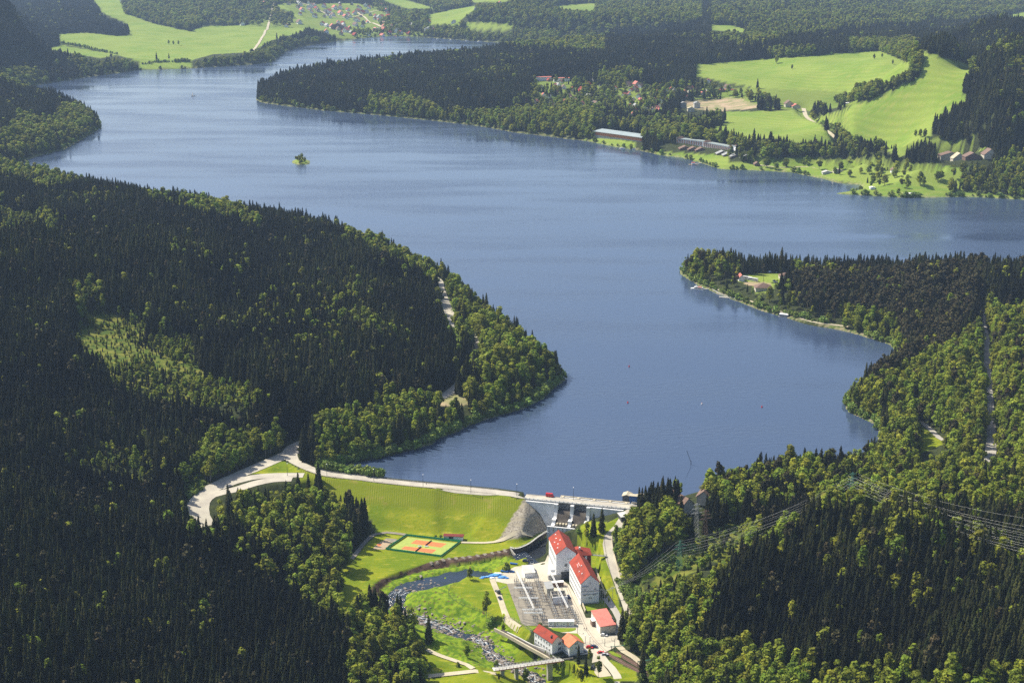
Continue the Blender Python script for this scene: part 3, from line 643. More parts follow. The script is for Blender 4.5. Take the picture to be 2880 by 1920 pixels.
for kd, nv_ in NV.items():
    for i in range(nv_):
        bt, bc, mt, mc = tree_meshes(kd, i)
        PARTS[kd, i] = (bt.mesh(kd + '_trunk', mt), bc.mesh(kd + '_crown', mc))
        j = MB(); j.v = bt.v + bc.v; j.f = bt.f + [tuple(q + len(bt.v) for q in f) for f in bc.f]; j.m = [0] * len(bt.f) + [1] * len(bc.f)
        SRC[kd, i] = bpy.data.objects.new(kd + '_source', j.mesh(kd + '_tree', [mt, mc]))
def tree(kind, i, x, y, s, rz, label, cat, group=None, z=None, wide=1.0):
    nm = {'spruce': 'spruce_tree', 'pine': 'pine_tree', 'birch': 'birch_tree', 'oak': 'broadleaf_tree', 'bush': 'willow_bush'}[kind]
    z = hat(x, y)[0] if z is None else z
    e = empty(nm, (x, y, z), rz, label=label, cat=cat, group=group); e.scale = (s * wide, s * wide, s)
    for nm2, me_ in zip(('trunk', 'crown'), PARTS[kind, i]):
        o = bpy.data.objects.new(nm2, me_); C.objects.link(o); o.parent = e
    return e

# ------------------------------------------------------------------ forest zones in the photo: (outline, spruce, broadleaf, pine shares, density, height factor)
ZONES = [
 (T('zc', '640 60 900 120 1090 180 1230 250 1380 320 1560 460 1760 640 1920 800 2060 900 2200 1090 2100 1200 1850 1350 1400 1500 1250 1300 1400 1200 1390 1150 1480 1050 1600 950 1420 770 1330 520 1230 450 1000 330 800 240 650 180'), .28, .72, 0, .75, 1),
 (T('zc', '1650 900 1500 1160 1380 1180 1400 1060 1560 1040'), .8, .2, 0, 1, 1),
 (T('zc', '920 1210 1240 1180 1400 1280 1420 1500 1000 1620 450 1620 450 1400 750 1270'), .14, .86, 0, .8, .95),
 (T('zc', '1000 1450 1420 1380 1300 1560 1100 1700 780 1760 600 1700 650 1600 900 1580'), .7, .3, 0, .9, .95),
 (T('zw', '1340 780 1500 800 1980 600 1980 440 1700 470 1560 500 1430 440 1270 630 1200 760 1360 860'), .08, .92, 0, .75, .85),
 (T('zw', '1410 810 1500 850 1480 1100 1400 1100'), .05, .95, 0, .6, .8),
 (T('zw', '1500 800 2200 760 2200 900 1960 1000 1600 1000 1500 880'), .75, .25, 0, .8, .8),
 (T('zw', '1500 980 2000 870 2250 900 2352 1200 2352 1411 1700 1411'), .38, .62, 0, .75, .85),
 (T('zb', '1000 180 1200 230 1340 400 1480 450 1680 560 1710 898 1240 940 1240 560 950 400 900 180'), .28, .72, 0, .8, .85),
 (T('zb', '200 0 1000 0 1000 250 900 350 700 200'), .6, .4, 0, .9, .9),
 (T('zh', '0 0 130 0 300 80 560 110 1000 180 1000 240 800 170 600 180 300 230 100 130 0 130'), .35, .65, 0, .8, 1),
 (T('zh', '1000 190 1250 290 1640 300 1930 430 1900 500 1500 400 1200 330 1000 250'), .5, .5, 0, .9, 1),
 (T('zh', '0 330 380 380 400 560 200 520 0 500'), .5, .5, 0, .9, .8),
 (T('zh', '500 880 720 880 820 1200 700 1250 560 1100'), .5, .5, 0, .9, .9), (T('zh', '1100 650 1300 720 1700 780 1900 780 1500 640 1350 600'), .8, .2, 0, 1, 1),
 (T('zl', '100 1176 0 1000 150 830 350 850 500 780 700 760 760 950 600 1080 300 1176'), .3, .7, 0, .75, 1),
 (T('zl', '0 520 200 480 350 540 350 600 200 660 0 600'), .35, .65, 0, .8, 1),
 (T('zl', '500 430 900 410 1040 450 1040 520 700 570 500 480'), .45, .55, 0, .8, 1), (T('zl', '1400 440 1560 400 1850 385 2352 250 2352 340 2000 470 1500 510 1400 500'), .15, .85, 0, .8, 1),
 (T('zl', '750 90 920 90 1150 180 1400 230 1900 185 2352 190 2352 0 1000 0 900 20'), .35, .65, 0, .75, 1),
 (T('zf', '0 0 3000 -80 3000 130 2352 200 1800 230 1000 180 800 0'), .42, .58, 0, .8, 1), (T('zf', '900 190 2352 210 2352 330 1300 300 900 250'), .2, .8, 0, .8, 1),
 (T('zf', '40 620 400 670 760 720 800 640 1100 620 1300 740 2000 700 2352 680 2352 800 1200 820 0 740'), .22, .78, 0, .8, 1),
 (T('zv', '0 480 860 540 900 820 0 800'), .2, .8, 0, .8, 1), (T('zv', '860 600 2280 540 2300 640 2000 700 1500 780 900 700'), .6, .4, 0, .75, 1),
 (T('zv', '900 60 1400 60 1400 230 950 230'), .3, .7, 0, .8, 1),
 (T('zm', '0 560 300 610 560 670 900 690 1180 730 1480 740 1480 800 1300 840 900 840 560 820 0 660'), .3, .7, 0, .8, 1),
 (T('zm', '700 80 1000 80 1000 130 860 130 850 180 740 190'), .1, .9, 0, .9, 1), (T('zm', '1230 30 1640 20 1700 130 1700 240 1620 240 1430 130 1230 110'), .1, .9, 0, 1, 1),
 (T('zm', '1640 60 2050 160 2050 240 1700 130'), .2, .8, 0, .9, 1), (T('zm', '1150 300 1640 230 1660 310 1350 420 1150 440'), .3, .7, 0, 1, 1), (T('zm', '2150 800 2352 700 2500 1100 2000 1020 2000 850'), .35, .65, 0, .6, 1),
 (T('zm', '1350 730 1480 740 1660 900 1640 950 1350 920'), .1, .9, 0, .8, 1),
 (T('zt', '0 0 2352 0 2352 110 1500 180 1000 220 300 330 0 330'), .5, .5, 0, .85, 1),
 (T('zp', '200 180 560 210 800 300 800 600 500 560 230 430'), .05, .78, .17, .7, .95), (T('zp', '760 300 1000 330 1060 600 900 620 760 600'), .1, .6, .3, .6, .85), (T('zp', '1000 550 1560 480 1560 800 1100 720'), .1, .7, .2, .5, .8),
 (T('zp', '1500 300 2352 330 2352 460 1560 440'), .25, .65, .1, .7, .9),
 (T('zp', '1500 420 2352 420 2500 1100 2100 1030 1560 860'), .1, .1, .8, .9, 1), (T('z7', '-100 -250 1300 -300 1230 60 1080 260 900 450 640 600 400 680 420 500 620 420 500 200 0 160'), .08, .12, .8, .95, 1),
 (T('z7', '130 0 600 80 740 380 600 420 480 300 200 220'), .1, .9, 0, .8, .9), (T('z7', '200 560 400 560 520 700 450 960 200 860'), .2, .8, 0, .8, .9),
 (T('z7', '450 600 1080 260 1250 150 1340 700 1330 1200 900 1300 430 1200 450 950 600 760'), .14, .80, .06, .85, .9),
 (T('z7', '1320 0 1700 0 1700 1150 1400 1150 1330 700'), .15, .72, .13, .85, .9), (T('z7', '-200 1120 1000 1150 1700 1100 1700 1568 -200 1568'), .32, .63, .05, .85, .85),
 (T('zr', '200 0 2352 -60 2352 150 1300 260 500 260 300 150'), .33, .62, .05, .85, .85),
 (T('zr', '1150 330 1500 260 2352 480 2352 620 1700 480 1200 480'), .7, .3, 0, .9, .9),
 (T('zr', '-20 350 150 260 300 300 300 500 100 560 -20 640'), .25, .75, 0, .8, .85), (T('z2', '1730 560 1960 400 2352 300 2352 1100 2000 1150 1830 1180 1760 850'), .25, .75, 0, .8, .85),
 (T('zr', '-40 640 300 620 500 560 450 800 320 1100 700 1120 1100 1230 2352 1340 2352 1500 300 1500 100 1300 0 1100'), .22, .78, 0, .8, .85),
 (T('zr', '450 350 950 350 900 450 700 500 500 560'), .45, .55, 0, .8, .8), (T('zr', '2150 1200 2352 1180 2352 1350 2100 1350'), .1, .9, 0, .7, .7),
 (T('z3', '1830 860 2352 500 2352 1300 2000 1150 1850 1050'), .2, .8, 0, .8, .8),
]
VIS = [T('z5', '1780 270 1840 300 1870 440 2000 540 2352 600 2352 660 1900 700 1500 780 1100 760 720 830 690 1000 670 1250 540 1290 380 1130 430 950 600 800 900 640 1200 500 1500 360'),
       T('zc', '1275 510 1310 505 1420 760 1400 790 1350 720'), T('zp', '520 530 640 560 1040 700 1200 770 1500 850 2000 980 2080 1030 1900 1040 1500 920 1150 830 600 640'), T('z7', '1285 150 1328 480 1340 800 1378 1100 1350 1220 1300 1190 1292 800 1275 400'), T('z7', '770 1180 790 950 800 900 900 960 1060 1080 1000 1120 880 1140'),
       T('z7', '790 930 900 980 1020 1080 960 1090 880 1050'), T('zm', '1080 780 1410 800 1400 830 1100 800'), T('zm', '1560 810 2010 840 2000 860 1560 830'),
       T('z2', '1640 700 1860 590 1990 400 2040 390 1870 600 1720 760 1760 960 1960 1560 1830 1560 1640 960'), T('z3', '1680 480 1830 700 1890 860 1830 900 1780 700'), T('z2', '1850 380 2030 380 1940 540 1860 560'),
       T('zv', '870 700 1440 770 1400 830 1300 850 960 830 870 800'), T('zv', '1760 830 2352 890 2352 960 1760 940'), T('zm', '0 690 620 740 620 770 0 745'), T('zv', '230 140 640 170 620 220 230 200'),
       T('zg', '780 960 900 1000 1100 1130 1300 1290 1500 1440 1450 1500 1100 1400 600 1080'), T('zr', '250 210 290 175 410 165 400 210 360 250 280 275'), T('zl', '390 800 450 825 440 860 395 840'),
       T('zp', '890 440 1300 480 1330 540 1270 640 1060 640 1060 560 900 520'), T('zm', '780 405 1000 400 1000 470 780 470'), T('zv', '1220 180 1400 200 1400 340 1220 320'), T('zm', '1780 720 2160 720 2150 810 1780 800'),
       T('zv', '1800 430 2150 430 2150 560 1820 540'), T('zg', '400 1240 640 1240 700 1480 420 1480'), T('zr', '335 290 355 290 355 455 335 455'), T('zb', '1720 640 1900 640 2352 640 2352 2000 1640 2000 1690 860'), T('z3', '0 1000 700 1100 1500 1400 1760 1300 2100 1566 2300 2300 0 2300'), T('zr', '200 330 290 175 410 165 400 300 340 330')]
cand = []
for y0, y1, sp in ((560, 1300, 3.7), (1300, 2200, 4.6), (2200, 3400, 6.2), (3400, 5200, 9), (5200, 10500, 14)):
    xm = .60 * y1; nx = int(2 * xm / sp); ny = int((y1 - y0) / sp)
    X, Y = np.meshgrid(-xm + np.arange(nx) * sp, y0 + np.arange(ny) * sp)
    X = X + RNG.uniform(-.42, .42, X.shape) * sp; Y = Y + RNG.uniform(-.42, .42, X.shape) * sp
    k = np.abs(X) < .50 * Y + 60
    cand.append(np.stack([X[k], Y[k], np.full(k.sum(), sp)], 1))
TR = np.vstack(cand); tx_, ty_, tsp = TR.T; tz = hat(tx_, ty_); TP = TR[:, :2]
can = PXL(tx_, ty_, tz + 13); bas = PXL(tx_, ty_, tz + 1)
N = len(TR); print('tree candidates', N)
ok = ~(inpoly(TP, LAKE[:, :2]) & ~inpoly(TP, ISLE[:, :2]))
dl = np.minimum(pdist(TP, LAKE, True)[0], 1e9); ok &= (dl > 3.5)
ok &= bas[:, 1] > -60; ok &= bas[:, 1] < 2450; ok &= np.abs(bas[:, 0] - 1440) < 1950
hedgeband = T('zm', '1150 440 1350 420 1560 330 1660 300 1700 200 1690 130 1600 60 1430 70 1430 100 1620 180 1640 240 1530 300 1400 360 1250 400 1140 425')
inm = np.zeros(N, bool)
for q in MEADOW + BARE: inm |= inpoly(bas, q) | inpoly(PXL(tx_, ty_, tz + 9), q) | (inpoly(PXL(tx_, ty_, tz + 19), q) & (ty_ > 2600))
for q in VIS: inm |= inpoly(bas, q) | inpoly(can, q) | inpoly(PXL(tx_, ty_, tz + 18), q)
for q in (YARD, INSIDE, REVPOLY, BASIN, FLATM): inm |= inpoly(TP, q)
yng = np.zeros(N, bool)
wp = np.stack([noise(tx_, ty_, 40, 31) * 90 + noise(tx_, ty_, 12, 32) * 40, noise(tx_, ty_, 40, 33) * 40 + noise(tx_, ty_, 12, 34) * 16], -1)
for q in YOUNG[1:]: yng |= inpoly(bas + wp, q) | inpoly(can + wp, q) | inpoly(PXL(tx_, ty_, tz + 20) + wp, q)
stl = np.zeros(N, bool)
for q in SETTLE: stl |= inpoly(bas, q)
for k, (L, hw, m) in ROADS.items():
    s_ = np.where(ok & (np.abs(ty_ - L[:, 1].mean()) < np.ptp(L[:, 1]) + 60))[0]
    ok[s_[pdist(TP[s_], L)[0] < hw + 1.5]] = False
cdt, _ = pdist(TP, CREST); cs_ = np.clip(pdist(TP, CREST)[1].astype(int), 0, len(CREST) - 2); dwn = (CREST[cs_ + 1, 0] - CREST[cs_, 0]) * (ty_ - CREST[cs_, 1]) - (CREST[cs_ + 1, 1] - CREST[cs_, 1]) * (tx_ - CREST[cs_, 0]) < 0
ok &= ~((cdt < 7) & (tx_ > XL + 2) & (tx_ < XR - 2) & (ty_ < 1000) & dwn); ok &= ~((cdt < 8) & (tx_ > XL)); ok &= ~((cdt < 28) & (tx_ > XC - 6) & (tx_ < XR + 3))
ps = np.full(N, .94); pb = np.full(N, .03); pp = np.full(N, .04); dn = np.full(N, 1.0); hs = np.full(N, 1.0)
leftlow = (tx_ < 0) & (ty_ < 1000); hs[leftlow] = .85
rl = (tx_ > 60) & (ty_ < 1000); hs[rl] = .82; dn[leftlow | rl] = .95
for q, a, b, c, d, h in ZONES:
    k = inpoly(can, q); ps[k] = a; pb[k] = b; pp[k] = c; dn[k] = d; hs[k] = h
patch = noise(tx_, ty_, 60, 9) + noise(tx_, ty_, 22, 10) * .6
big_ = noise(tx_, ty_, 170, 41) + .5 * noise(tx_, ty_, 60, 42); pb = pb + .26 * sstep(.28, .48, big_) * (pb < .1)
pb = np.clip(pb + patch * .75 * (pb * (1 - pb) * 2.4), 0, 1)
k = yng; dn[k] = np.clip(.62 + patch[k] * .9, .2, 1); hs[k] = .30 + .12 * (patch[k] > 0); pb[k] = .5; ps[k] = .45; pp[k] = .05
k = stl; dn[k] = np.where(ty_[k] > 3600, .26, .21); pb[k] = .72; ps[k] = .25; pp[k] = .03; hs[k] = .85
# open camp ground by the far shore: scattered trees
camp = inpoly(bas, T('zm', '200 780 600 790 1400 850 2000 880 2352 1040 1400 1035 1310 960 850 885 400 860'))
hedge = inpoly(can, T('zm', '1130 590 1200 600 1290 690 1270 740 1220 730 1140 640'))
hb = inpoly(bas, hedgeband); hedge |= hb; pb[hb | hedge] = .92; ps[hb | hedge] = .08; dn[hb] = 1; pb[camp] = .85; ps[camp] = .15; hs[camp] = .85
ok &= (~inm | hedge) | (camp & (RNG.random(N) < .07) & (dl > 6))
islk = inpoly(TP, ISLE[:, :2]) & (RNG.random(N) < .3) & (tx_ < 0) & (dl > 6); ok &= ~(inpoly(TP, ISLE[:, :2]) & ~islk); hs[islk] = .5; dn[islk] = 1
dn = np.where((pb > .5) & (ty_ < 2200), dn * .78, dn)
ok &= RNG.random(N) < dn
ok &= ~((tx_ > XC0 - 22) & (tx_ < XC0 + 34) & (ty_ > 842) & (ty_ < YC0 + 5))
ok &= ~inpoly(bas, T('z2', '380 600 1340 600 1340 900 880 1250 480 1130 380 1000'))
yslope = yng & inpoly(bas, T('zr', '-100 500 150 420 540 330 700 340 620 620 300 760 -100 860')); ok &= ~(yslope & (RNG.random(N) < .55))
# small gaps
ok &= ~((noise(tx_, ty_, 14, 12) > .37) & ~stl)
TR = TR[ok]; tz = tz[ok]; ps, pb, pp, hs, bas, yng, stl = [q[ok] for q in (ps, pb, pp, hs, bas, yng, stl)]; N = len(TR); print('trees', N)
rr_ = RNG.random(N); tot = ps + pb + pp
kk = np.where(rr_ < pb / tot, np.where(RNG.random(N) < .62, 2, 3), np.where(rr_ < (pb + pp) / tot, 1, 0))   # 0 spruce 1 pine 2 birch 3 oak
tsc = hs * np.clip(RNG.normal(1, .16, N), .5, 1.42) * (1 + noise(TR[:, 0], TR[:, 1], 90, 20) * .34 + noise(TR[:, 0], TR[:, 1], 25, 21) * .25); tsc[RNG.random(N) < .05] *= .7; tsc *= np.where((kk == 0) & (pb > .45), .86, 1) * np.where((kk > 1) & (pb > .3), 1.08, 1)
edge = pdist(TR[:, :2], LAKE, True)[0]; tsc *= np.where((edge < 14) & (kk > 1), .72, 1)
wid = np.where(TR[:, 2] > 4, (TR[:, 2] / 4) ** .55, 1.0) * np.where(kk == 0, 1.0, 1.08) * np.where(kk > 1, np.where(TR[:, 1] > 2200, 1.28, 1.22), 1)
trot = RNG.random(N) * 6.283
kk[inpoly(TR[:, :2], ISLE[:, :2])] = 3
KN = ['spruce', 'pine', 'birch', 'oak']
dist = np.sqrt(TR[:, 0] ** 2 + TR[:, 1] ** 2 + CAMH ** 2); app = tsc * np.array([21, 20, 18, 16])[kk] / dist
tops = PXL(TR[:, 0], TR[:, 1], tz + tsc * 16)
inframe = (tops[:, 0] > 5) & (tops[:, 0] < 2875) & (tops[:, 1] < 1905) & (tops[:, 1] > 5)
LMK = [(240, 1880, 'in the bottom left corner of the wood'), (240, 1650, 'in the left wood near the left edge'), (560, 1880, 'in the left wood along the bottom edge'), (560, 1600, 'in the left wood below the curved road'), (830, 1880, 'in the left wood left of the forest brook'), (830, 1640, 'in the left wood below the mixed birches'),
 (700, 1380, 'in the belt just below the bus lay-by'), (900, 1480, 'left of the grassy dam slope'), (960, 1640, 'beside the path left of the court meadow'), (1060, 1860, 'in front of the lower left path'), (1120, 1720, 'behind the rapids on the left bank'), (1000, 1560, 'at the edge of the court meadow'),
 (1830, 1600, 'above the access road bend'), (1880, 1780, 'right of the garage and the tracks'), (2000, 1880, 'on the bottom edge right of the railway'), (2100, 1650, 'on the slope below the cables'), (2350, 1600, 'just below the hilltop pylon'), (2350, 1880, 'in the middle of the bottom right wood'), (2600, 1700, 'in the dark wood at lower right'), (2750, 1880, 'in the bottom right corner'), (2750, 1560, 'under the sagging cables near the right edge'),
 (1850, 1440, 'below the brown forest house'), (2000, 1480, 'beside the twin pylons'), (2200, 1400, 'behind the hilltop pylon'), (2600, 1420, 'behind the cables at the right'), (620, 1300, 'above the curved road on the left bank'), (300, 1420, 'on the left slope above the curve')]
def where_(x, y, bx, by):
    if y < 1200: return min(LMK, key=lambda q: (q[0] - bx) ** 2 + (q[1] - by) ** 2)[2]
    if y > 1300: return 'beyond the lake shore'
    if bx < 1290 and by > 1480: return 'in the wood that fills the lower left corner'
    if bx < 1290: return 'on the left bank above the end of the dam'
    if by > 1480: return 'on the hill at the lower right'
    return 'on the right bank beside the lake'
def stuff_forest(name, kd, idx, label):
    nv_ = NV[kd]; V = np.column_stack([TR[idx, 0], TR[idx, 1], tz[idx] - .2])
    me = bpy.data.meshes.new(name); me.vertices.add(len(V)); me.vertices.foreach_set('co', V.astype(np.float32).ravel())
    a = me.attributes.new('rot', 'FLOAT_VECTOR', 'POINT'); r = np.zeros((len(idx), 3)); r[:, 2] = trot[idx]; r[:, :2] = RNG.normal(0, .03, (len(idx), 2)); a.data.foreach_set('vector', r.astype(np.float32).ravel())
    a = me.attributes.new('scl', 'FLOAT_VECTOR', 'POINT'); s = np.stack([tsc[idx] * wid[idx]] * 2 + [tsc[idx]], 1); a.data.foreach_set('vector', s.astype(np.float32).ravel())
    a = me.attributes.new('var', 'INT', 'POINT'); a.data.foreach_set('value', RNG.integers(0, nv_, len(idx)).astype(np.int32)); me.update()
    o = bpy.data.objects.new(name, me); C.objects.link(o); tag(o, label=label, cat='wood', kind='stuff')
    ng = bpy.data.node_groups.new(name, 'GeometryNodeTree'); ng.interface.new_socket('Geometry', in_out='INPUT', socket_type='NodeSocketGeometry'); ng.interface.new_socket('Geometry', in_out='OUTPUT', socket_type='NodeSocketGeometry')
    n = ng.nodes; l = ng.links; gi = n.new('NodeGroupInput'); gout = n.new('NodeGroupOutput'); jn = n.new('GeometryNodeJoinGeometry')
    def att(nm, ty):
        q = n.new('GeometryNodeInputNamedAttribute'); q.data_type = ty; q.inputs[0].default_value = nm; return q.outputs[0]
    for i in range(nv_):
        ip = n.new('GeometryNodeInstanceOnPoints'); oi = n.new('GeometryNodeObjectInfo'); oi.inputs['Object'].default_value = SRC[kd, i]; oi.inputs['As Instance'].default_value = True
        cmp_ = n.new('FunctionNodeCompare'); cmp_.data_type = 'INT'; cmp_.operation = 'EQUAL'; l.new(att('var', 'INT'), cmp_.inputs[2]); cmp_.inputs[3].default_value = i
        l.new(gi.outputs[0], ip.inputs['Points']); l.new(cmp_.outputs[0], ip.inputs['Selection']); l.new(oi.outputs['Geometry'], ip.inputs['Instance'])
        l.new(att('rot', 'FLOAT_VECTOR'), ip.inputs['Rotation']); l.new(att('scl', 'FLOAT_VECTOR'), ip.inputs['Scale']); l.new(ip.outputs[0], jn.inputs[0])
    l.new(jn.outputs[0], gout.inputs[0]); md = o.modifiers.new('trees', 'NODES'); md.node_group = ng; return o
NM = {'spruce': 'spruce', 'pine': 'brown-green pine', 'birch': 'slender birch', 'oak': 'round-crowned broadleaf'}
for ki, kd in enumerate(KN):
    idx = np.where(kk == ki)[0]; vis = idx[inframe[idx] & ~yng[idx]]
    q = vis[np.argsort(-app[vis])][:{'spruce': 270, 'pine': 60, 'birch': 170, 'oak': 110}[kd] if True else 300]
    for j in q:
        wh = where_(TR[j, 0], TR[j, 1], *tops[j]); nv_ = NV[kd]
        tree(kd, int(RNG.integers(0, nv_)), TR[j, 0], TR[j, 1], tsc[j], trot[j], ('tall ' if tsc[j] > np.median(tsc[q]) * 1.1 else 'small ' if tsc[j] < np.median(tsc[q]) * .88 else 'middle-sized ') + {'spruce': 'dark pointed spruce ', 'pine': 'brown-green pine ', 'birch': 'slender pale green birch ', 'oak': 'round-crowned green tree '}[kd] + wh, 'tree', NM[kd] + ' trees ' + wh, z=tz[j] - .2, wide=wid[j])
    rest = np.setdiff1d(idx, q); stuff_forest(kd + '_forest', kd, rest, {'spruce': 'dark spruce forest covering the hills round the lake', 'pine': 'brown-green pines among the woods by the lake', 'birch': 'pale green birches mixed through the woods', 'oak': 'round-crowned broadleaf trees edging the woods and shores'}[kd])

# ------------------------------------------------------------------ helpers for things
def GZ(reg, x, y, z=None):
    """ground point under a traced pixel (found on the terrain itself)"""
    x0, y0, k = ZO[reg]; q = (x * k + x0, y * k + y0)
    if z is not None: return G(q, z)[0]
    zz = 5.0
    for _ in range(14):
        p = G(q, zz)[0]; zz = .5 * zz + .5 * hat(p[0], p[1])[0]
    p = G(q, zz)[0]; p[2] = hat(p[0], p[1])[0]; return p
def ang(a, b): return math.atan2(b[1] - a[1], b[0] - a[0])
WIN = {}
def window(parent, w_, h_, loc, rz, frame=True):
    key = (round(w_, 1), round(h_, 1), frame)
    if key not in WIN:
        b = MB(); b.box(-w_ / 2, w_ / 2, -.03, .05, 0, h_)
        f = MB()
        for x in (-w_ / 2, 0, w_ / 2): f.box(x - .06, x + .06, -.07, -.02, 0, h_)
        for z in (0, h_): f.box(-w_ / 2, w_ / 2, -.08, -.02, z - .06, z + .06)
        WIN[key] = (b.mesh('window', M_glass), f.mesh('frame', M_white))
    o = bpy.data.objects.new('window', WIN[key][0]); C.objects.link(o); o.parent = parent; o.location = loc; o.rotation_euler = (0, 0, rz)
    if frame: q = bpy.data.objects.new('frame', WIN[key][1]); C.objects.link(q); q.parent = o
    return o
def house(name, p, rz, W, L, hw, rh, mw, mr, label, cat, group=None, over=.5, hip=0, wins=(), plinth=None, eave=None):
    """x = across the gable (front at y=0 facing -y), y = along the ridge; origin front-left corner"""
    t = empty(name, p, rz, label=label, cat=cat, group=group)
    b = MB(); b.box(0, W, 0, L, -1.2, hw)
    if rh > .6 and not hip: b.add([(0, 0, hw), (W, 0, hw), (W / 2, 0, hw + rh), (0, L, hw), (W, L, hw), (W / 2, L, hw + rh)], [(0, 1, 2), (5, 4, 3)])
    b.build('wall', mw, t)
    r = MB(); k = rh / (W / 2); th = .28
    if rh <= .6: r.hexa([(-over, -over, hw), (W + over, -over, hw), (W + over, L + over, hw), (-over, L + over, hw), (-over, -over, hw + .2), (W + over, -over, hw + .2 + rh), (W + over, L + over, hw + .2 + rh), (-over, L + over, hw + .2)])
    else:
        zt = hw + rh; zo = hw - over * k
        r.hexa([(-over, -over, zo), (W / 2, hip - over * (not hip), zt), (W / 2, L - hip + over * (not hip), zt), (-over, L + over, zo), (-over, -over, zo + th), (W / 2, hip - over * (not hip), zt + th), (W / 2, L - hip + over * (not hip), zt + th), (-over, L + over, zo + th)])
        r.hexa([(W / 2 + .002, hip - over * (not hip), zt), (W + over, -over, zo), (W + over, L + over, zo), (W / 2 + .002, L - hip + over * (not hip), zt), (W / 2 + .002, hip - over * (not hip), zt + th - .003), (W + over, -over, zo + th), (W + over, L + over, zo + th), (W / 2 + .002, L - hip + over * (not hip), zt + th - .003)])
        if hip:
            r.add([(-over, -over, zo + th), (W + over, -over, zo + th), (W / 2, hip, zt + th)], [(0, 1, 2)]); r.add([(-over, L + over, zo + th), (W / 2, L - hip, zt + th), (W + over, L + over, zo + th)], [(0, 1, 2)])
    r.build('roof', mr, t)
    if plinth is not None: b = MB(); b.box(-.06, W + .06, -.06, L + .06, -1.2, plinth); b.build('plinth', M_grey, t)
    for f, u, z, ww, wh in wins:
        if f == 'f': window(t, ww, wh, (u, -.04, z), 0)
        elif f == 'l': window(t, ww, wh, (-.04, u, z), R_(-90))
        elif f == 'r': window(t, ww, wh, (W + .04, u, z), R_(90))
    return t
def pbox(name, parent, m, *a): b = MB(); b.box(*a); return b.build(name, m, parent)

# ------------------------------------------------------------------ the concrete part of the dam (local x along the crest, y upstream)
A0 = TG('z2', '600 240', 2.5)[0]; B0 = TG('z2', '2030 383', 2.5)[0]; DA = ang(A0, B0)
dam = empty('concrete_dam', (A0[0], A0[1], 0), DA, label='pale concrete dam with two spillway bays between curved piers', cat='dam')
b = MB(); b.box(0, 21, -2.0, 7.4, -22, 1.55); b.box(45.4, 79, -2.0, 7.4, -22, 1.55); b.box(21, 45.4, 3.2, 7.4, -22, 1.55); b.build('wall', M_dam, dam)
b = MB(); b.box(-1, 80, -.1, 7.8, 1.56, 2.45); b.build('road_deck', M_road, dam)
for s0 in (20.9, 31.9, 43.0):
    pr = [(-5.5, 1.5), (2.9, 1.5), (3.0, -1.5), (3.4, -4), (4.4, -6.2), (6.0, -7.9), (6.0, -7.0), (9.6, -7.0), (9.6, -9.0), (12.9, -9.4), (12.9, -21), (-5.5, -21)]
    b = MB(); n_ = len(pr); V = [(s0, -q[0], q[1]) for q in pr] + [(s0 + 2.4, -q[0], q[1]) for q in pr]
    b.add(V, [tuple(range(n_)), tuple(range(2 * n_ - 1, n_ - 1, -1))] + [(k, n_ + k, n_ + (k + 1) % n_, (k + 1) % n_) for k in range(n_)]); b.build('pier', M_dam, dam)
    pbox('pier_cap', dam, M_white, s0 - .15, s0 + 2.55, -9.8, -6.1, -6.99, -6.75)
for s0 in (23.3, 34.3):
    b = MB(); prof = [(-1.2, -2.6), (1.5, -3.0), (4, -4.6), (6.5, -7), (9.2, -9.0), (12.4, -9.7)]
    V = [(x, -q[0], q[1]) for q in prof for x in (s0 + .01, s0 + 8.6)] + [(x, -q[0], -20.5) for q in prof for x in (s0 + .01, s0 + 8.6)]; k = len(prof)
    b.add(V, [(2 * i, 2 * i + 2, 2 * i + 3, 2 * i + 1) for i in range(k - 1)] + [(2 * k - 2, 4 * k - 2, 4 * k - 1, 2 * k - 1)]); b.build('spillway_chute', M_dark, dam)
    pbox('sluice_gate', dam, M_dsteel, s0 + .02, s0 + 8.58, .9, 1.3, -3, 1.5)
    for j in range(3): pbox('gate_rib', dam, M_steel, s0 + .05, s0 + 8.5, .72, .88, -2.2 + j * 1.1, -1.95 + j * 1.1)
    for j in range(4): pbox('baffle_block', dam, M_sand, s0 + .9 + j * 2.05, s0 + 2.1 + j * 2.05, -12.2, -9.6, -9.5, -8.3)
pbox('apron_wall', dam, M_dam, 18.4, 47.5, -14.0, -12.95, -22, -9.95); pbox('apron_ledge', dam, M_dam, 18.2, 47.7, -14.4, -14.02, -14.5, -13.9)
for j in range(9): pbox('buttress', dam, M_conc, 19.5 + j * 3.1, 20.0 + j * 3.1, -14.25, -14.03, -13.8, -10)
pbox('outlet', dam, M_dsteel, 32.5, 38.5, -14.3, -14.05, -20, -15.6); pbox('outlet', dam, M_dsteel, 24.5, 30.5, -14.3, -14.05, -20, -15.6)
b = MB(); b.box(-.5, 79, -.36, -.11, 2.3, 2.75); b.box(-.5, 79, -.33, -.14, 3.28, 3.45)
for j in range(27): b.box(-.4 + j * 3, .1 + j * 3, -.40, -.1, 2.3, 3.5)
b.build('parapet', M_white, dam)
pbox('kerb', dam, M_conc, 0, 79, 7.4, 7.75, 2.45, 2.75)
pbox('intake_platform', dam, M_dam, 22, 80, 7.81, 12.4, -6, 1.5); pbox('intake_ledge', dam, M_sand, 22, 80, 11.6, 12.35, 1.51, 2.2)
pbox('intake_slot', dam, M_dsteel, 27, 40, 9.0, 10.4, 1.45, 1.62); pbox('intake_slot', dam, M_dsteel, 42, 58, 9.0, 10.4, 1.45, 1.62)
b = MB()
for j in range(5): b.box(23 + j * 11, 24.6 + j * 11, 8.1, 11.2, 1.5, 2.4)
b.build('intake_cover', M_sand, dam)
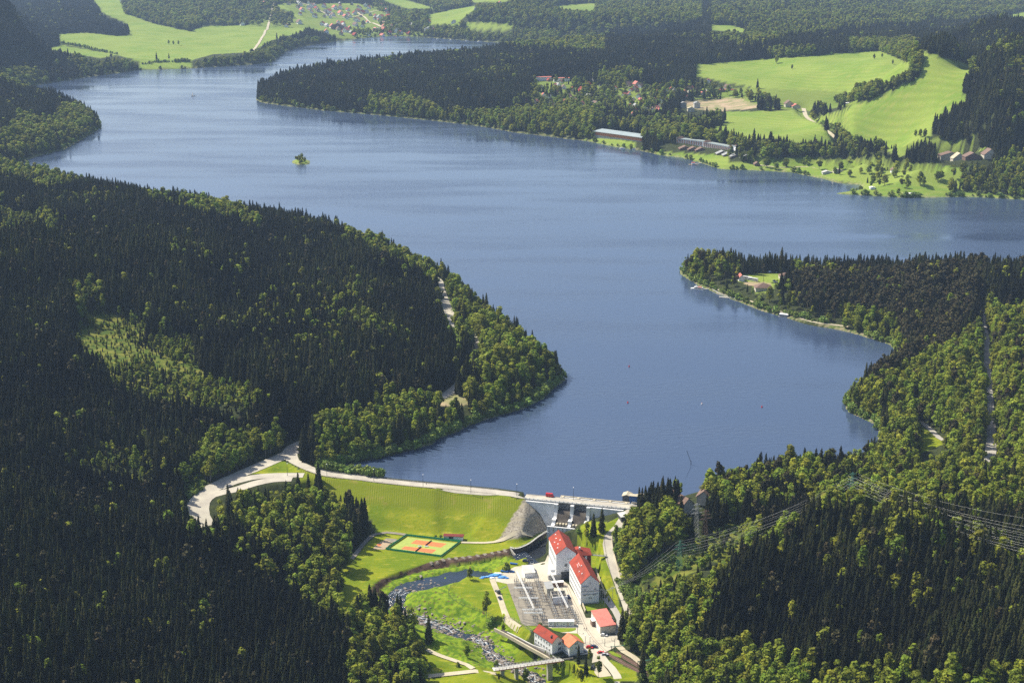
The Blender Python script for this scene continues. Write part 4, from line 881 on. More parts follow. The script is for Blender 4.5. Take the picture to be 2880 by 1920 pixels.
def dl(s, y, z): c, s_ = math.cos(DA), math.sin(DA); return (A0[0] + s * c - y * s_, A0[1] + s * s_ + y * c, z)
# gantry crane and intake sheds
cr = empty('gantry_crane', dl(70.5, 9, 1.5), DA, label='blue gantry crane standing on the intake platform', cat='crane')
for x in (0, 4.8):
    for y in (0, 2.6): pbox('leg', cr, M_blue, x, x + .5, y, y + .5, 0, 3.2)
pbox('machine_house', cr, M_blue, -.4, 5.7, -.2, 3.3, 3.2, 6.6); pbox('roof', cr, M_sand, -.6, 5.9, -.4, 3.5, 6.6, 6.85)
house('intake_shed', dl(64.5, 14.5, 0), DA, 5.5, 6, 5.2, 1.1, M_dsteel, M_sand, 'shed with beige roof on the left of the blue crane', 'shed', 'intake sheds in the lake')
house('intake_shed', dl(73.5, 14.5, 0), DA, 6.5, 6, 4.8, 1.0, M_blue, M_sand, 'shed with beige roof behind the blue crane', 'shed', 'intake sheds in the lake')
for nm, s in (('pontoon', 66), ('pontoon', 75)): pbox(nm, dam, M_conc, s - 2, s + 4, 13, 21, -3, .35)
p = GZ('z2', 1868, 560); house('gatehouse', (p[0], p[1], p[2] + .3), DA + .5, 4.4, 7, 3.6, .3, M_dsteel, M_concp, 'low gatehouse with pale flat roof at the right end of the dam', 'gatehouse')
# rock facing between the grass bank and the concrete
# curved retaining wall below the spillway
def wall_run(name, pts, th, zb, m, label, cat, rail=None, rail_h=.9, post=3.0, cap=None):
    pts = smooth_line(pts, 2.0); t = empty(name, tuple(pts[0]), 0, label=label, cat=cat); o = pts[0]; b = MB(); cp_ = MB()
    for i in range(len(pts) - 1):
        a, c = pts[i] - o, pts[i + 1] - o; d = c[:2] - a[:2]; L = np.linalg.norm(d) + 1e-9; nn = np.array([-d[1], d[0]]) / L * th / 2
        z0 = zb - o[2]
        P = [(a[0] - nn[0], a[1] - nn[1]), (c[0] - nn[0], c[1] - nn[1]), (c[0] + nn[0], c[1] + nn[1]), (a[0] + nn[0], a[1] + nn[1])]
        za, zc = a[2], c[2]
        b.add([(*P[0], z0), (*P[1], z0), (*P[2], z0), (*P[3], z0), (*P[0], za), (*P[1], zc), (*P[2], zc), (*P[3], za)], [(4, 5, 6, 7), (0, 1, 5, 4), (2, 3, 7, 6)])
        if cap: q = 1.15; cp_.beam((a[0], a[1], za + .1), (c[0], c[1], zc + .1), th * q, .18)
    b.build('wall', m, t)
    if cap: cp_.build('coping', cap, t)
    if rail: railing_part(t, [q - o for q in pts], rail, rail_h, post)
    return t
def railing_part(t, pts, m, h, post, name='railing'):
    b = MB(); acc = 0
    for i in range(len(pts) - 1):
        a, c = np.array(pts[i]), np.array(pts[i + 1]); L = np.linalg.norm(c - a)
        for z in (h, h * .5): b.beam(a + (0, 0, z), c + (0, 0, z), .09)
        acc += L
        if acc > post: acc = 0; b.beam(a, a + (0, 0, h + .05), .12)
    b.build(name, m, t)
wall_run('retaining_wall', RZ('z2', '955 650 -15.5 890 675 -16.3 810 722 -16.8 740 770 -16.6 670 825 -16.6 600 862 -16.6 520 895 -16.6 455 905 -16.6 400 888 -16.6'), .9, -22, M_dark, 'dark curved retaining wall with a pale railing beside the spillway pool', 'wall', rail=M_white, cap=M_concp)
pp_ = RZ('z2', '400 888 -16.6 430 940 -17.8 470 985 -19 500 1010 -20.5'); wall_run('wing_wall', pp_, .8, -23, M_conc, 'sloping wing wall at the downstream end of the curved wall', 'wall')

# ------------------------------------------------------------------ power station
h1 = house('power_hall', (26.8 + .9, 816.5, -17), R_(9), 12.6, 25, 17, 5.0, M_wallw, M_red, 'tall white power hall with steep red roof and dark gateway', 'power station',
    over=.35, wins=[('f', 6.2, 8.3, 1.7, 1.9), ('f', 6.2, 4.0, 1.7, 1.9), ('f', 7.6, 13.2, .9, .8), ('f', 9.4, 13.2, .9, .8)] + [('l', 3 + 3.1 * i, z, 1.3, 3.2) for i in range(7) for z in (4.2, 10.8)])
pbox('gateway', h1, M_dsteel, 3.2, 8.2, -.12, -.02, 0, 5); pbox('gate_frame', h1, M_white, 3.0, 8.4, -.2, -.13, 5.0, 5.4)
b = MB()
for x, y, z in ((1.6, 5, 0), (2.6, 9, 0), (1.4, 14, 0), (2.9, 17, 0), (4.4, 11.6, 0), (3.4, 22, 0)): z = 17 + x / 6.3 * 5 + .25; b.box(x, x + .8, y, y + .9, z, z + .55)
b.build('skylight', M_white, h1)
pbox('side_annex', h1, M_wallw, -2.8, -.02, 4.5, 11.5, -.5, 4.6)
h2 = house('turbine_hall', (41.6, 781.3, -17), R_(10.5), 11.4, 31, 14, 5.4, M_wallw, M_red, 'long white turbine hall with red roof and blue-grey shaded gable', 'power station',
    over=.35, wins=[('f', 2.6, 9.6, 1.3, .7), ('f', 8.8, 9.6, 1.3, .7), ('f', 5.6, 13.2, .6, 1.3), ('f', 2.4, 5.9, 1.8, .5), ('f', 8.4, 5.9, 1.8, .5), ('f', 5.3, 3.6, .7, 1.3), ('f', 6.4, 3.6, .7, 1.3)]
    + [('l', 2 + 2.9 * i, z, 1.2, 2.2) for i in range(10) for z in (1.6, 5.6, 9.6)])
b = MB()
for y, x in ((18, 2.2), (19.4, 2.3), (20.8, 2.4)):
    for d_ in (0, .9): z = 14 + (x + d_) / 5.7 * 5.4 + .26; b.box(x + d_, x + d_ + .5, y, y + .8, z, z + .3)
for x, y in ((3.6, 15.5), (2.2, 7.5), (1.5, 12)): z = 14 + x / 5.7 * 5.4 + .2; b.box(x, x + .6, y, y + .6, z, z + 1.0)
b.build('skylight', M_white, h2)
b = MB(); b.box(-.12, 11.5, -.18, -.03, 8.6, 8.9); b.box(1.2, 10.4, -.3, -.03, 6.7, 6.9); b.box(0, 4.5, -.5, -.03, 12.0, 12.2); b.build('cable_ledge', M_grey, h2)
b = MB(); b.box(0, 11.4, -.09, -.03, -1, 1.0); b.build('plinth', M_grey, h2)
an = house('annex_block', (34.6, 824.0, -17), R_(4), 15.5, 9.5, 12.6, 3.2, M_dred, M_red, 'dark red clad annex with hipped red roof between the two halls', 'annex', hip=3, wins=[('f', 3, 9, 1.2, 1.2)])
pbox('door', an, M_white, 11.6, 12.9, -.14, -.03, 8.6, 12); pbox('chimney', an, M_white, 8, 9, 2.5, 3.5, 13, 17)
p = GZ('z2', 1680, 1015); q = np.array([48.5, 828, -5.5])
fb = empty('footbridge', tuple(q), 0, label='thin footbridge from the annex to the access road', cat='footbridge'); e_ = np.array([p[0], p[1], p[2] + .6]) - q
b = MB(); b.beam((0, 0, 0), e_, 1.5, .25); b.build('deck', M_grey, fb)
b = MB(); b.beam((0, .7, .95), e_ + (0, .7, .95), .1); b.beam((0, -.7, .95), e_ + (0, -.7, .95), .1)
for k in range(6): v_ = e_ * k / 5; b.beam(v_ + (0, -.7, 0), v_ + (0, -.7, 1), .08); b.beam(v_ + (0, .7, 0), v_ + (0, .7, 1), .08)
b.build('railing', M_steel, fb)
gr = house('garage', (51.3, 744.0, -17), R_(12), 9.2, 20.5, 5, .5, M_wallc, M_redp, 'cream garage with flat faded pink roof by the gate', 'garage', over=.25, wins=[('f', 1.2, .4, .8, 1.9)])
for k in range(6): pbox('garage_door', gr, M_white, -.12, -.02, 1.2 + 3.2 * k, 3.6 + 3.2 * k, 0, 3.4)
for k in range(3): pbox('roof_vent', gr, M_dsteel, 8.9, 9.5, 3 + 2.0 * k, 3.8 + 2.0 * k, 5.5, 6.5)
lt = house('carport', (47.0, 753.6, -17), R_(12), 3.6, 4, 3.4, .3, M_brown, M_white, 'small brown lean-to with pale edge beside the garage', 'shed', over=.1)
of1 = house('office_building', (22.6, 720.2, -17), R_(35), 7.2, 17, 7.6, 3.0, M_wallw, M_red, 'two storey white office with bright red roof and rows of windows', 'office', over=.5, plinth=.7,
    wins=[('l', 2.6 + 2.6 * i, z, 1.2, 1.5) for i in range(6) for z in (1.3, 4.6)] + [('f', 5.2, z, 1.8, 1.9) for z in (1.4, 4.6)])
b = MB(); b.box(1.0, 1.7, 2.3, 3, 9, 10.3); b.box(2.0, 2.5, 2.9, 3.4, 9.4, 10.4); b.build('chimney', M_dsteel, of1)
of2 = house('office_wing', (32.2, 717.6, -17), R_(28), 9.4, 9.2, 6.4, 3.0, M_wallw, M_orange, 'white office wing with sunlit orange roof next to the red office', 'office', over=.5, plinth=.8,
    wins=[('l', 1.6 + 1.75 * i, z, .9, 1.4) for i in range(4) for z in (1.2, 4.0)] + [('f', u, 3.9, 1.0, 1.4) for u in (4.6, 6.4)] + [('f', u, 6.7, .9, 1.2) for u in (4.0, 5.2)])
cn = house('transformer_store', (tuple(TG('z2', '590 1290', -17)[0])), R_(8), 6.6, 11.5, 3.0, .15, M_wallw, M_concp, 'low white store with pale grey flat roof beside the yard', 'shed', over=.3)
tf = house('relay_house', (tuple(TG('z3', '885 465', -17)[0])), R_(10), 4.2, 9.5, 5.6, .2, M_wallc, M_grey, 'narrow cream relay house with grey-green flat roof in the switchyard', 'shed', over=.3)
for q_, lab in (('905 850', 'left'), ('1078 850', 'right')):
    pc = house('site_cabin', tuple(TG('z3', q_, -17)[0]), R_(1), 7.4, 2.8, 3.0, .1, M_white, M_white, lab + ' one of two white site cabins in front of the switchyard', 'cabin', 'white site cabins', over=.15, wins=[('f', 1.6, 1.3, .9, .7), ('f', 5.4, 1.3, .9, .7)])
    pbox('door', pc, M_wallc, 3.3, 4.2, -.12, -.03, .3, 2.4)
# transformer bays
p = TG('z3', '960 560', -17)[0]; bay = empty('transformer_bay', tuple(p), R_(8), label='open concrete transformer bays with a brown transformer inside', cat='transformer')
for k, x in enumerate((0, 4.4, 8.8)): pbox('blast_wall', bay, M_conc, x, x + .4, .42, 8.5, -.5, 4.6)
pbox('blast_wall', bay, M_wallw, 0, 9.2, 0, .4, -.5, 4.8); pbox('blast_wall', bay, M_conc, 0, 9.2, 8.52, 8.9, -.5, 4.6); pbox('blast_wall', bay, M_conc, .42, 8.78, 4.6, 4.9, -.5, 4.3)
pbox('transformer_tank', bay, M_rust, 1.2, 3.6, 5.6, 7.6, 0, 3.2); pbox('transformer_tank', bay, M_timber, 5.6, 8, 1.4, 3.6, 0, 3.2)
for x in (1.6, 2.4, 3.2):
    b = MB(); b.cone((x, 6.4, 3.2), (x, 6.4, 4.8), .16, .08, 6); b.build('bushing', M_white, bay)
cv = house('canopy', tuple(TG('z3', '905 235', -17)[0]), R_(8), 8.2, 3.4, 3.0, .2, M_steel, M_concp, 'pale flat canopy roof in front of the gateway', 'canopy', over=.2)
cv2 = house('canopy', tuple(TG('z3', '960 330', -17)[0]), R_(8), 7.0, 2.2, 2.8, .2, M_rust, M_white, 'narrow white canopy over a brown rack beside the relay house', 'canopy', over=.2)

# switchyard
SY = TG('z3', '355 285 830 250 900 300 1180 560 1310 825 600 838 545 805', -16.93)
flat_poly('switchyard_gravel', SY, -16.9, M_gravel)
flat_poly('yard_paving', TG('z3', '130 235 460 60 640 40 860 -10 900 -100 960 150 1180 300 1320 540 1400 735 1500 735 1600 955 1830 965 1850 1090 1650 1190 1650 1290 1480 1330 1500 1200 1240 1240 1370 1150 1370 1050 1290 950 1080 930 900 860 1310 825 830 250 355 285', 0)[:, :2] * 0 + np.array([G(q, -16.95)[0][:2] for q in T('z3', '130 235 460 60 640 40 860 -10 900 -100 960 150 1180 300 1320 540 1400 735 1500 735 1600 955 1830 965 1850 1090 1650 1190 1650 1290 1480 1330 1500 1200 1240 1240 1370 1150 1370 1050 1290 950 1080 930 900 860 1310 825 830 250 355 285')]), -16.95, M_yard)
flat_poly('car_park', TG('zg', '400 1260 540 1240 690 1440 690 1450 480 1475 420 1400', -17)[:, :2], -16.92, M_sand)
def grass_patch(nm, reg, s, z=-16.86):
    m = MATS.get('lawn') or mat('lawn', (.125, .215, .012), .95, (.20, .24, .02), .3, spec=.1); flat_poly(nm, TG(reg, s, z)[:, :2], z, m)
grass_patch('lawn', 'z3', '620 845 780 845 700 890 720 905 660 890'); grass_patch('lawn', 'z3', '925 868 1270 868 1265 895 1200 915 1080 925 980 905')
grass_patch('lawn', 'z3', '1160 935 1290 940 1350 1010 1375 1060 1340 1050 1200 985'); grass_patch('lawn', 'z3', '1350 505 1640 500 1690 600 1480 640 1400 645')
grass_patch('lawn', 'z3', '240 300 270 275 340 280 540 805 500 800 400 740 330 590'); grass_patch('lawn', 'zg', '640 1050 720 1040 860 1110 850 1150 700 1110')
def disconnector():
    t = empty('disconnector', (0, 0, 0)); b = MB()
    for x in (-1.1, 1.1): b.box(x - .08, x + .08, -.08, .08, 0, 2.3)
    b.box(-1.5, 1.5, -.1, .1, 2.3, 2.5); b.box(-1.5, 1.5, -.75, -.6, 2.3, 2.45); b.build('support_frame', M_steel, t)
    for x in (-1.3, 0, 1.3):
        b = MB()
        for k in range(4): b.cone((x, 0, 2.5 + .38 * k), (x, 0, 2.84 + .38 * k), .2, .1, 6)
        b.build('insulator', M_brown if x else M_steel, t)
    b = MB(); b.beam((-1.4, 0, 4.1), (1.4, 0, 4.1), .09); b.beam((0, -1.3, 4.05), (0, 1.3, 4.05), .09); b.build('contact_arm', M_steel, t); return t
dsrc = register(disconnector()); first = True; used_first = []
def put(src, first_used, loc, rz, s=1, **k):
    if not first_used: first_used.append(1); src.location = loc; src.rotation_euler = (0, 0, rz); src.scale = (s,) * 3; return tag(src, **k)
    return place(src, loc, rz, s, **k)
rows = [('480 300 735 790', 13, 'leftmost row'), ('560 300 700 560', 8, 'second row from the left'), ('640 330 850 800', 11, 'middle row'), ('740 250 850 560', 9, 'row beside the relay house'), ('900 500 1010 765', 9, 'row in front of the blast walls'), ('1040 540 1130 765', 7, 'second row from the track'), ('1140 590 1270 800', 8, 'row nearest the track')]
for s_, n_, nm in rows:
    L = TG('z3', s_, -17)
    for k in range(n_):
        p = L[0] + (L[1] - L[0]) * k / (n_ - 1); put(dsrc, used_first, (p[0], p[1], -16.9), R_(9), .9 + .25 * random.random(), label='grey steel disconnector in the ' + nm + ' of the switchyard', cat='switchgear', group='switchyard disconnectors, ' + nm)
def gantry(a, c, h, label):
    a = np.array(a); c = np.array(c); t = empty('busbar_gantry', (a[0], a[1], -17), 0, label=label, cat='gantry', group='switchyard gantries'); d = c - a; d[2] = 0; L = np.linalg.norm(d); u = d / L
    nn = np.array([-u[1], u[0], 0])
    for s_ in (0, 1):
        b = MB()
        for e in (-.35, .35): b.beam(u * L * s_ + nn * e * 1.8, u * L * s_ + nn * e + (0, 0, h), .14)
        for k in range(5): b.beam(u * L * s_ + nn * (-.5 + (k % 2)) * .9 + (0, 0, h * k / 5), u * L * s_ + nn * (.5 - (k % 2)) * .9 + (0, 0, h * (k + 1) / 5), .07)
        b.build('column', M_steel, t)
    b = MB()
    for e, z in ((-.4, 0), (.4, 0), (0, .6)): b.beam(nn * e + (0, 0, h + z), u * L + nn * e + (0, 0, h + z), .2)
    n_ = int(L / 1.1)
    for k in range(n_): b.beam(u * L * k / n_ + nn * (-.4 if k % 2 else .4) + (0, 0, h), u * L * (k + 1) / n_ + (0, 0, h + .6), .08)
    b.build('lattice_beam', M_white, t); return t
def EL(reg, s, z): return TG(reg, s, z)
a, c = EL('z3', '490 130 715 615', -8.5); gantry(a, c, 8.5, 'long white lattice gantry on the left of the switchyard')
a, c = EL('z3', '935 130 1165 605', -8.5); gantry(a, c, 8.5, 'long white lattice gantry on the right of the switchyard')
for s_, lab in (('450 340 690 340', 'uppermost'), ('510 475 770 475', 'second'), ('560 630 820 630', 'third'), ('580 672 830 672', 'lowest')):
    a, c = EL('z3', s_, -11); gantry(a, c, 6, lab + ' of the short cross gantries over the left rows')
b = MB()
for k, x in enumerate(range(460, 820, 24)):
    p = TG('z3', f'{x} {300 + (k % 3) * 14}', -17)[0]; b.beam(p, p + (0, 0, 5.5), .16)
b.build('busbar_posts', M_steel, label='thin steel posts at the upper end of the switchyard', cat='posts', kind='stuff')
# overhead line poles behind the garage
for k, (x, y) in enumerate(((1590, 530), (1615, 540), (1648, 580), (1755, 510))):
    p = GZ('z3', x, y, -16.5); t = empty('concrete_pole', (p[0], p[1], -16.5), 0, label=['grey pole closest to the turbine hall gable', 'second pole beside the turbine hall gable', 'pole between the gable and the lower path', 'lone pole beside the access road'][k], cat='pole', group='line poles by the turbine hall')
    b = MB(); b.cone((0, 0, -.5), (0, 0, 9.5), .2, .12, 6); b.build('post', M_steel, t); pbox('crossarm', t, M_steel, -1.2, 1.2, -.08, .08, 8.6, 8.8)
    b = MB()
    for x_ in (-1.1, 0, 1.1): b.cone((x_, 0, 8.8), (x_, 0, 9.3), .12, .06, 5)
    b.build('insulator', M_white, t)

# ------------------------------------------------------------------ tracks, channel, bridge, fences, boulders
def rails(reg, s, z, nm):
    L = smooth_line(RZ(reg, s), 5); ribbon(nm, L, 1.5, M_rust, lift=.07 + .02 * len(nm) % .05, follow=True)
    t = empty('railway_track', tuple(L[0]), 0, label=z, cat='track'); o = L[0]; d = np.gradient(L[:, :2], axis=0); d /= np.linalg.norm(d, axis=1)[:, None]
    for s_ in (-.72, .72):
        b = MB()
        for i in range(len(L) - 1):
            a = np.array([L[i, 0] - d[i, 1] * s_, L[i, 1] + d[i, 0] * s_, hat(*L[i, :2])[0] + .3]) - o; c = np.array([L[i + 1, 0] - d[i + 1, 1] * s_, L[i + 1, 1] + d[i + 1, 0] * s_, hat(*L[i + 1, :2])[0] + .3]) - o
            b.beam(a, c, .14)
        b.build('rail', M_rail, t)
rails('zg', '600 1060 -17 700 1120 -17 900 1250 -17.2 1130 1375 -17.4 1300 1470 -17.8', 'left hand railway track curving away from the gate', 'left_trackbed')
rails('zg', '760 1060 -17 850 1115 -17 1000 1210 -17.2 1210 1340 -17.4 1500 1500 -17.8', 'right hand railway track beside the sandy lane', 'track_bed')
yt = empty('yard_rails', (0, 0, 0), 0, label='pair of rails sunk in the yard paving beside the turbine hall', cat='track')
for off in (0, 30):
    L = smooth_line(RZ('z3', f'{1120 + off} 290 -16.9 {1200 + off} 480 -16.9 {1300 + off} 680 -16.9 {1385 + off} 870 -16.9 {1500 + off} 1030 -16.9 {1640 + off} 1170 -16.9'), 6); b = MB()
    for i in range(len(L) - 1): b.beam(L[i], L[i + 1], .16, .05)
    b.build('rail', M_rail, yt)
def portal(x0, y0, x1, y1, yb, lab):
    a = TG('zg', f'{x0} {yb}', -17.2)[0]; hgt = (yb - y0) * .17222 / (4000 / 800 * .9); t = empty('catenary_portal', tuple(a), 0, label=lab, cat='mast', group='catenary portals over the railway')
    e = G(T('zg', f'{x1} {y1}')[0], -17.2 + hgt)[0] - a; b = MB(); b.cone((0, 0, -.5), (0, 0, hgt + .6), .22, .18, 6); b.build('mast', M_dark, t)
    b = MB(); b.cone((e[0], e[1], -.5), (e[0], e[1], hgt + .8), .2, .16, 6); b.build('mast', M_gpaint, t)
    b = MB(); b.beam((0, 0, hgt), (e[0], e[1], hgt), .35); b.build('crossbeam', M_gpaint, t)
portal(695, 975, 1062, 930, 1050, 'green topped catenary portal nearest the yard gate'); portal(1125, 1215, 1495, 1165, 1310, 'middle green catenary portal over the two tracks'); portal(1560, 1475, 1760, 1440, 1560, 'lowest green catenary portal at the bottom of the view')
p = TG('zg', '745 1060', -17)[0]; t = empty('catenary_mast', tuple(p), 0, label='tall single mast beside the nearest catenary portal', cat='mast'); b = MB(); b.cone((0, 0, 0), (0, 0, 8.5), .2, .12, 6); b.build('pole', M_dsteel, t); pbox('bracket', t, M_dsteel, -1.4, .2, -.06, .06, 7, 7.15)
ch = empty('concrete_channel', (0, 0, 0), 0, label='long pale concrete flume running down to the bridge', cat='channel')
for s_, w_ in (('190 862 340 935 620 1090 850 1215 960 1280', .9), ('360 912 520 990 700 1085 880 1180 1010 1262', .7)):
    L = TG('z3', s_, -17.3); L[:, 2] = hat(L[:, 0], L[:, 1]) + .2; L[:, 2] = np.maximum(L[:, 2], -18.2); L = smooth_line(L, 4); b = MB()
    for i in range(len(L) - 1): b.beam(L[i] + (0, 0, -.5), L[i + 1] + (0, 0, -.5), w_, 2.0)
    b.build('side_wall', M_sand if w_ > .8 else M_concp, ch)
L = TG('z3', '275 885 430 960 660 1088 865 1200 985 1271', -17.6); L[:, 2] = np.maximum(hat(L[:, 0], L[:, 1]), -18.2) - .1; L = smooth_line(L, 4); b = MB()
for i in range(len(L) - 1): b.beam(L[i], L[i + 1], 2.8, .3)
b.build('channel_bed', M_dark, ch)
BA = TG('z3', '208 1432', -17)[0]; BB = TG('z3', '1232 1283', -17)[0]; br = empty('road_bridge', tuple(BA), ang(BA, BB), label='narrow concrete road bridge on tall piers over the river', cat='bridge'); BL = np.linalg.norm(BB - BA)
pbox('deck', br, M_concp, -1, BL + 1, 0, 3.8, -.5, 0); 
for y in (.05, 3.55):
    b = MB(); b.box(0, BL, y, y + .2, 1.0, 1.12); b.box(0, BL, y, y + .2, .45, .55)
    for k in range(23): b.box(BL * k / 22 - .1, BL * k / 22 + .1, y + .01, y + .19, 0, 1.1)
    b.build('parapet', M_conc if y < 1 else M_dsteel, br)
b = MB(); b.box(0, BL, -.14, -.02, -.55, -.05); b.build('edge_beam', M_redp, br)
for x in (.08, .26, .68, .87): pbox('pier', br, M_conc, BL * x - .1, BL * x + (2.6 if x > .6 and x < .8 else 1.6), .5, 3.3, -13, -.51)
def fence(nm, reg, s, z, h, label, m=M_steel, post=2.6, mesh_m=None):
    L = TG(reg, s, z); L = np.array([[q[0], q[1], hat(q[0], q[1])[0]] for q in L]); L = smooth_line(L, 3.0); L[:, 2] = hat(L[:, 0], L[:, 1]); o = L[0].copy(); t = empty(nm, tuple(o), 0, label=label, cat='fence'); L = L - o
    b = MB(); pb_ = MB()
    for i in range(len(L) - 1):
        for zz in (h, h * .5, .15): b.beam(L[i] + (0, 0, zz), L[i + 1] + (0, 0, zz), .06)
        pb_.beam(L[i] + (0, 0, -.3), L[i] + (0, 0, h + .1), .12)
    b.build('wire_panel', m, t); o2 = pb_.build('posts', m, t); o2['kind'] = 'stuff'
fence('wire_fence', 'z4', '1335 740 1235 845 1290 960 1640 1085 1980 1200 2200 1300 2352 1380', -17.3, 1.9, 'thin dark wire fence round the riverside meadow', M_dsteel)
fence('yard_fence', 'z3', '330 735 480 800 640 890 690 925', -17, 2, 'grey fence along the lower edge of the switchyard lawn')
fence('gate_fence', 'z3', '1375 1105 1500 1085 1620 1068 1740 1040 1830 985', -17, 2.0, 'curved fence and gate across the yard entrance')
for k, (x, y, n) in enumerate(((1690, 1160, 0),)): pass
# lake side guard rail on the crest
L = CREST[1:].copy(); L = L[L[:, 0] < XC]; d = np.gradient(L[:, :2], axis=0); d /= np.linalg.norm(d, axis=1)[:, None]
Lu = L.copy(); Lu[:, 0] -= d[:, 1] * 4.4; Lu[:, 1] += d[:, 0] * 4.4; Lu[:, 2] = 2.65; Lu = smooth_line(Lu, 6)
t = empty('crest_guard_rail', tuple(Lu[0]), 0, label='dark guard rail along the lake side of the dam road', cat='railing'); railing_part(t, [q - Lu[0] for q in Lu], M_dsteel, 1.1, 3, 'rail')
b = MB()
for i in range(len(Lu) - 1): b.beam(Lu[i] - Lu[0] + (0, .35, .1), Lu[i + 1] - Lu[0] + (0, .35, .1), .6, .5)
b.build('kerb_wall', M_conc, t)
Ld = L.copy(); Ld[:, 0] += d[:, 1] * 4.2; Ld[:, 1] -= d[:, 0] * 4.2; Ld[:, 2] = 2.6; Ld = smooth_line(Ld, 6)
t = empty('crest_post_rail', tuple(Ld[0]), 0, label='low rail along the grass side of the dam road', cat='railing'); railing_part(t, [q - Ld[0] for q in Ld], M_brown, .8, 3, 'rail')
# access road barrier and wall
for s_, nm, m_, hh_, lab in (('1655 720 1640 850 1668 990 1725 1180 1800 1370 1880 1575 1940 1750', 'road_barrier', M_dsteel, .8, 'dotted dark barrier along the valley side of the access road'),):
    fence(nm, 'z2', s_, -9, hh_, lab, m_)
Lw = TG('z2', '1748 790 1745 860 1780 980 1830 1130 1890 1290 1950 1480 2010 1700', -8); Lw[:, 2] = [hat(q[0], q[1])[0] + .9 for q in Lw]; wall_run('road_wall', Lw, .5, -18, M_sand, 'low sandy wall on the forest side of the access road', 'wall')
Lw = TG('z3', '1525 55 1560 140 1620 300 1665 420', -14); Lw[:, 2] = -14.6; wall_run('stair_wall', Lw, .6, -18, M_sand, 'sloping sandy coloured wall between the turbine hall and the grass bank', 'wall')
Lw = TG('z3', '1325 490 1360 560 1395 650', -16); Lw[:, 2] = -15.2; wall_run('lawn_wall', Lw, .5, -17.5, M_sand, 'short pale wall along the lawn in front of the turbine hall', 'wall')
# lamps on the dam
def lamp(loc, rz, h, label, grp='lamps along the dam crest'):
    t = empty('street_lamp', loc, rz, label=label, cat='lamp post', group=grp); b = MB(); b.cone((0, 0, -.3), (0, 0, h), .17, .11, 6); b.beam((0, 0, h), (0, 1.1, h + .15), .12); b.build('pole', M_dsteel, t)
    b = MB(); b.hexa([(-.25, .7, h + .05), (.25, .7, h + .05), (.25, 1.6, h + .12), (-.25, 1.6, h + .12), (-.2, .7, h + .3), (.2, .7, h + .3), (.2, 1.55, h + .3), (-.2, 1.55, h + .3)]); b.build('lamp_head', M_white, t)
for k, (rg, x, y) in enumerate((('z5', 1685, 645), ('z1', 468, 545), ('z1', 985, 602), ('z1', 1528, 662), ('z1', 2055, 722), ('z2', 487, 217), ('z2', 1235, 262))):
    p = GZ(rg, x, y, 2.5); lamp((p[0], p[1] + .3, 2.4), 0, 8.6, ['lamp beside the grass triangle at the road fork', 'lamp at the left end of the dam crest', 'second lamp from the left on the dam crest', 'lamp in the middle of the grassed crest', 'lamp right of the middle of the grassed crest', 'last lamp before the concrete part of the dam', 'lamp above the first spillway bay'][k])
for k, (x, y, z) in enumerate(((1288, 935, 0), (1393, 1080, 0), (1455, 1090, 0), (1650, 1110, 0))):
    p = TG('z3', f'{x} {y}', -17)[0]; lamp(tuple(p), 0, 4.5, ['lamp by the small lawn near the cabins', 'lamp beside the office wing gable', 'lamp on the yard just inside the gate', 'lamp at the right of the yard gate'][k], 'lamps in the yard')
# boulders, foam
def rock(r, rnd):
    b = MB(); n1, n2 = 7, 4; V = [(0, 0, -r * .5)]
    for j in range(1, n2):
        for i in range(n1):
            a = 6.283 * i / n1; ph = math.pi * j / n2; q = r * rnd.uniform(.75, 1.2); V.append((math.cos(a) * math.sin(ph) * q * 1.25, math.sin(a) * math.sin(ph) * q * .9, -math.cos(ph) * q * .6))
    V.append((0, 0, r * .62)); F = [(0, 1 + (i + 1) % n1, 1 + i) for i in range(n1)]
    for j in range(n2 - 2): F += [(1 + j * n1 + i, 1 + j * n1 + (i + 1) % n1, 1 + (j + 1) * n1 + (i + 1) % n1, 1 + (j + 1) * n1 + i) for i in range(n1)]
    F += [(1 + (n2 - 2) * n1 + i, 1 + (n2 - 2) * n1 + (i + 1) % n1, len(V) - 1) for i in range(n1)]; b.add(V, F); return b
rk = [rock(1, random.Random(i)).mesh('boulder', M_stone) for i in range(5)]
n_r = 0; bs = MB(); rr3 = random.Random(5)
for k in range(1500):
    tpar = rr3.uniform(.30, 1) * (len(RIVS) - 2); i = int(tpar); c_ = RIVS[i] + (RIVS[i + 1] - RIVS[i]) * (tpar - i); d_ = RIVS[i + 1] - RIVS[i]; d_ = d_ / (np.linalg.norm(d_[:2]) + 1e-9); dens = .35 if tpar / len(RIVS) < .5 else 1
    if rr3.random() > dens: continue
    off = rr3.gauss(0, RIVWS[i] * (.6 if dens < 1 else 1.05)); x, y = c_[0] - d_[1] * off, c_[1] + d_[0] * off; s_ = rr3.uniform(.2, .75) * (1 + (rr3.random() < .14) * .9)
    z = max(hat(x, y)[0], RIVS[i, 2] - .3)
    if s_ > .78 and n_r < 260:
        o = bpy.data.objects.new('boulder', rk[k % 5]); C.objects.link(o); o.location = (x, y, z + .1 * s_); o.scale = (s_, s_, s_); o.rotation_euler = (0, 0, rr3.uniform(0, 6.28)); n_r += 1
        wh = 'in the upper river bend' if i < len(RIVS) * .52 else 'on the rapids above the bridge'; tag(o, 'rounded grey brown boulder ' + wh, 'boulder', 'boulders ' + wh)
    else:
        q = rock(s_, rr3); bs.add([(v[0] + x, v[1] + y, v[2] + z) for v in q.v], q.f)
bs.build('small_river_stones', M_stone, label='small stones strewn along the river bed', cat='stones', kind='stuff')
fm = MB()
